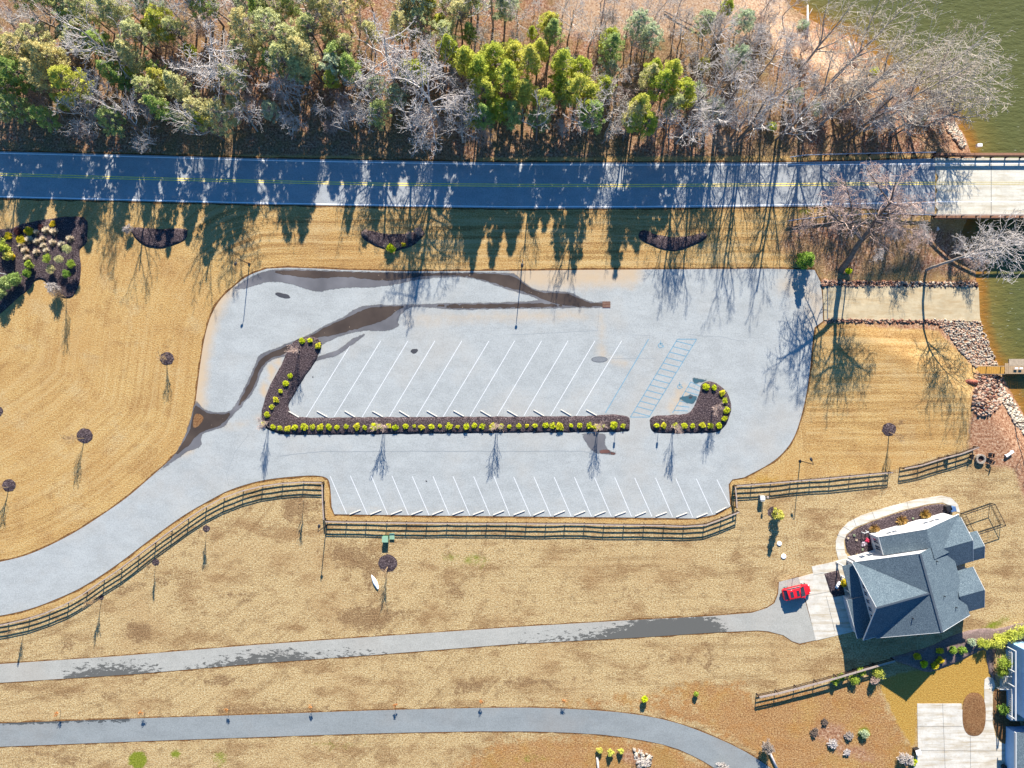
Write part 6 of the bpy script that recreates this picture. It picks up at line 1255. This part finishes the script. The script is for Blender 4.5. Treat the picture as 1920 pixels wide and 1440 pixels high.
bump(6.2, 8.9, 7.5, 14.4, 11.1, 5.35, 3.9, 4.2)
bump(8.6, 10.9, 7.35, 11.6, 9.45, 4.45, 3.5, 8.0)
# windows, each a frame with its pane
def win(c, w, h, ax):
    cx, cy, cz = c; fw, fd = .07, .05
    b = MB()
    for s in (-1, 1):
        if ax == 'x': b.box((cx, cy + s * w / 2, cz), (fd * 2, fw, h + fw)); b.box((cx, cy, cz + s * h / 2), (fd * 2, w + fw, fw))
        else: b.box((cx + s * w / 2, cy, cz), (fw, fd * 2, h + fw)); b.box((cx, cy, cz + s * h / 2), (w + fw, fd * 2, fw))
    if ax == 'x': b.box((cx, cy, cz), (fd * 1.6, .03, h))
    else: b.box((cx, cy, cz), (.03, fd * 1.6, h))
    f = b.build('window', M_trim, hz); b = MB(); b.box((cx, cy, cz), (.06, w, h) if ax == 'x' else (w, .06, h)); b.build('pane', M_win, f)
for yy in (7.6, 9.4): win((-8.03, yy, 1.4), 1.2, 1.3, 'x')
for yy in (3.6, 4.8, 6.0, 7.2, 8.3): win((-8.03, yy, 4.1), .7, .9, 'x')
for yy in (12.6, 13.7): win((-3.53, yy, 2.0), .8, 1.5, 'x')
for xx in (-1.6, -.7, 4.2, 5.2, 6.0): win((xx, 14.53, 2.6), .7, .8, 'y')
for xx in (-6.2, -5.0): win((xx, 11.83, 1.8), .8, 1.2, 'y')
for xx in (-4.5, -1.0, 2.5): win((xx, .37, 1.8), 1.0, 1.3, 'y')
for yy in (2.2, 4.6): win((8.48, yy, 1.7), 1.0, 1.3, 'x')
for x, y in ((2.2, 4.6), (2.6, 9.8), (-3.0, 2.5), (3.8, 2.2)):
    b = MB(); z = zw(x); b.tube([(x, y, z - .2), (x, y, z + .4)], .07, 8); b.build('vent_pipe', M_lamp, hz)
b = MB(); 
for xx in (-4.55, -3.9): b.box((xx, 15.0, .55), (.1, .1, 1.1))
b.box((-4.2, 15.0, 1.05), (.8, .08, .08)); b.build('step_rail', M_trim, hz)
# ------------------------------------------------------------ blue walled house at the lower right
h2 = empty('house', (0, 0, 0), 0, 'blue walled house with white porch trim at the lower right corner', 'house'); q = G(1892, 1300); h2.location = (q.x, q.y, 0)
M_bw = plain('house_blue_siding', (.26, .42, .62), .7, .2, .08, 2)
def h2b(name, px0, px1, py0, py1, z0, z1, m, par=None):
    a = W3(px0, py0, z1); c = W3(px1, py1, z1); b = MB(); b.box(((a.x + c.x) / 2 - q.x, (a.y + c.y) / 2 - q.y, (z0 + z1) / 2), (abs(c.x - a.x), abs(c.y - a.y), z1 - z0)); return b.build(name, m, par or h2)
h2b('wall', 1928, 2080, 1222, 1352, 0, 4.6, M_bw)
h2b('porch_floor', 1896, 1929, 1222, 1352, 0, 1.2, M_bw); h2b('porch_boards', 1896, 1929, 1222, 1352, 1.2, 1.26, M_conc)
h2b('porch_roof', 1922, 1990, 1216, 1262, 4.2, 4.4, M_trim)
for yy in (1222, 1262, 1290, 1350): h2b('porch_post', 1904, 1906, yy - 1, yy + 1, 1.26, 3.2, M_trim)
h2b('porch_beam', 1904, 1906, 1221, 1351, 3.2, 3.4, M_trim)
for (ya, yb) in ((1224, 1262), (1294, 1350)):
    r1 = h2b('railing', 1897, 1898.5, ya, yb, 2.1, 2.2, M_trim)
    y = ya + 2
    while y < yb: h2b('baluster', 1897.3, 1898.2, y - .4, y + .4, 1.26, 2.1, M_trim, r1); y += 4
for k in range(7): h2b('step', 1876 + k * 3, 1879 + k * 3, 1270, 1292, 0, .17 * (k + 1), M_conc)
for yy in (1269, 1293):
    a = W3(1875, yy, 1.0) - Vector((q.x, q.y, 0)); c = W3(1898, yy, 2.2) - Vector((q.x, q.y, 0)); b = MB(); b.bar(a, c, .12, .1); rr = b.build('stair_rail', M_trim, h2)
    for k in range(6): p_ = a.lerp(c, k / 6); b = MB(); b.box((p_.x, p_.y, p_.z - .5), (.05, .05, 1.0)); b.build('baluster', M_trim, rr)
for yy in (1312, 1330): w_ = h2b('window', 1926.5, 1928, yy - 6, yy + 6, 1.9, 3.6, M_trim); h2b('pane', 1926, 1926.6, yy - 5, yy + 5, 2.0, 3.5, M_win, w_)
h2b('garage_wall', 1912, 2080, 1380, 1520, 0, 3.2, M_bw); h2b('garage_roof', 1906, 2090, 1374, 1530, 3.2, 3.35, M_roof); h2b('garage_fascia', 1904.5, 1906, 1374, 1530, 3.0, 3.36, M_trim)
roof2 = h2b('roof', 1940, 2090, 1214, 1358, 4.6, 4.75, M_roof)
b = MB(); b.tube([(0, 0, 0), (0, 0, .5)], .35, 10); o = b.build('planter', M_lamp); o.location = G(1880, 1436); tag(o, 'dark round planter at the foot of the pale drive', 'planter')
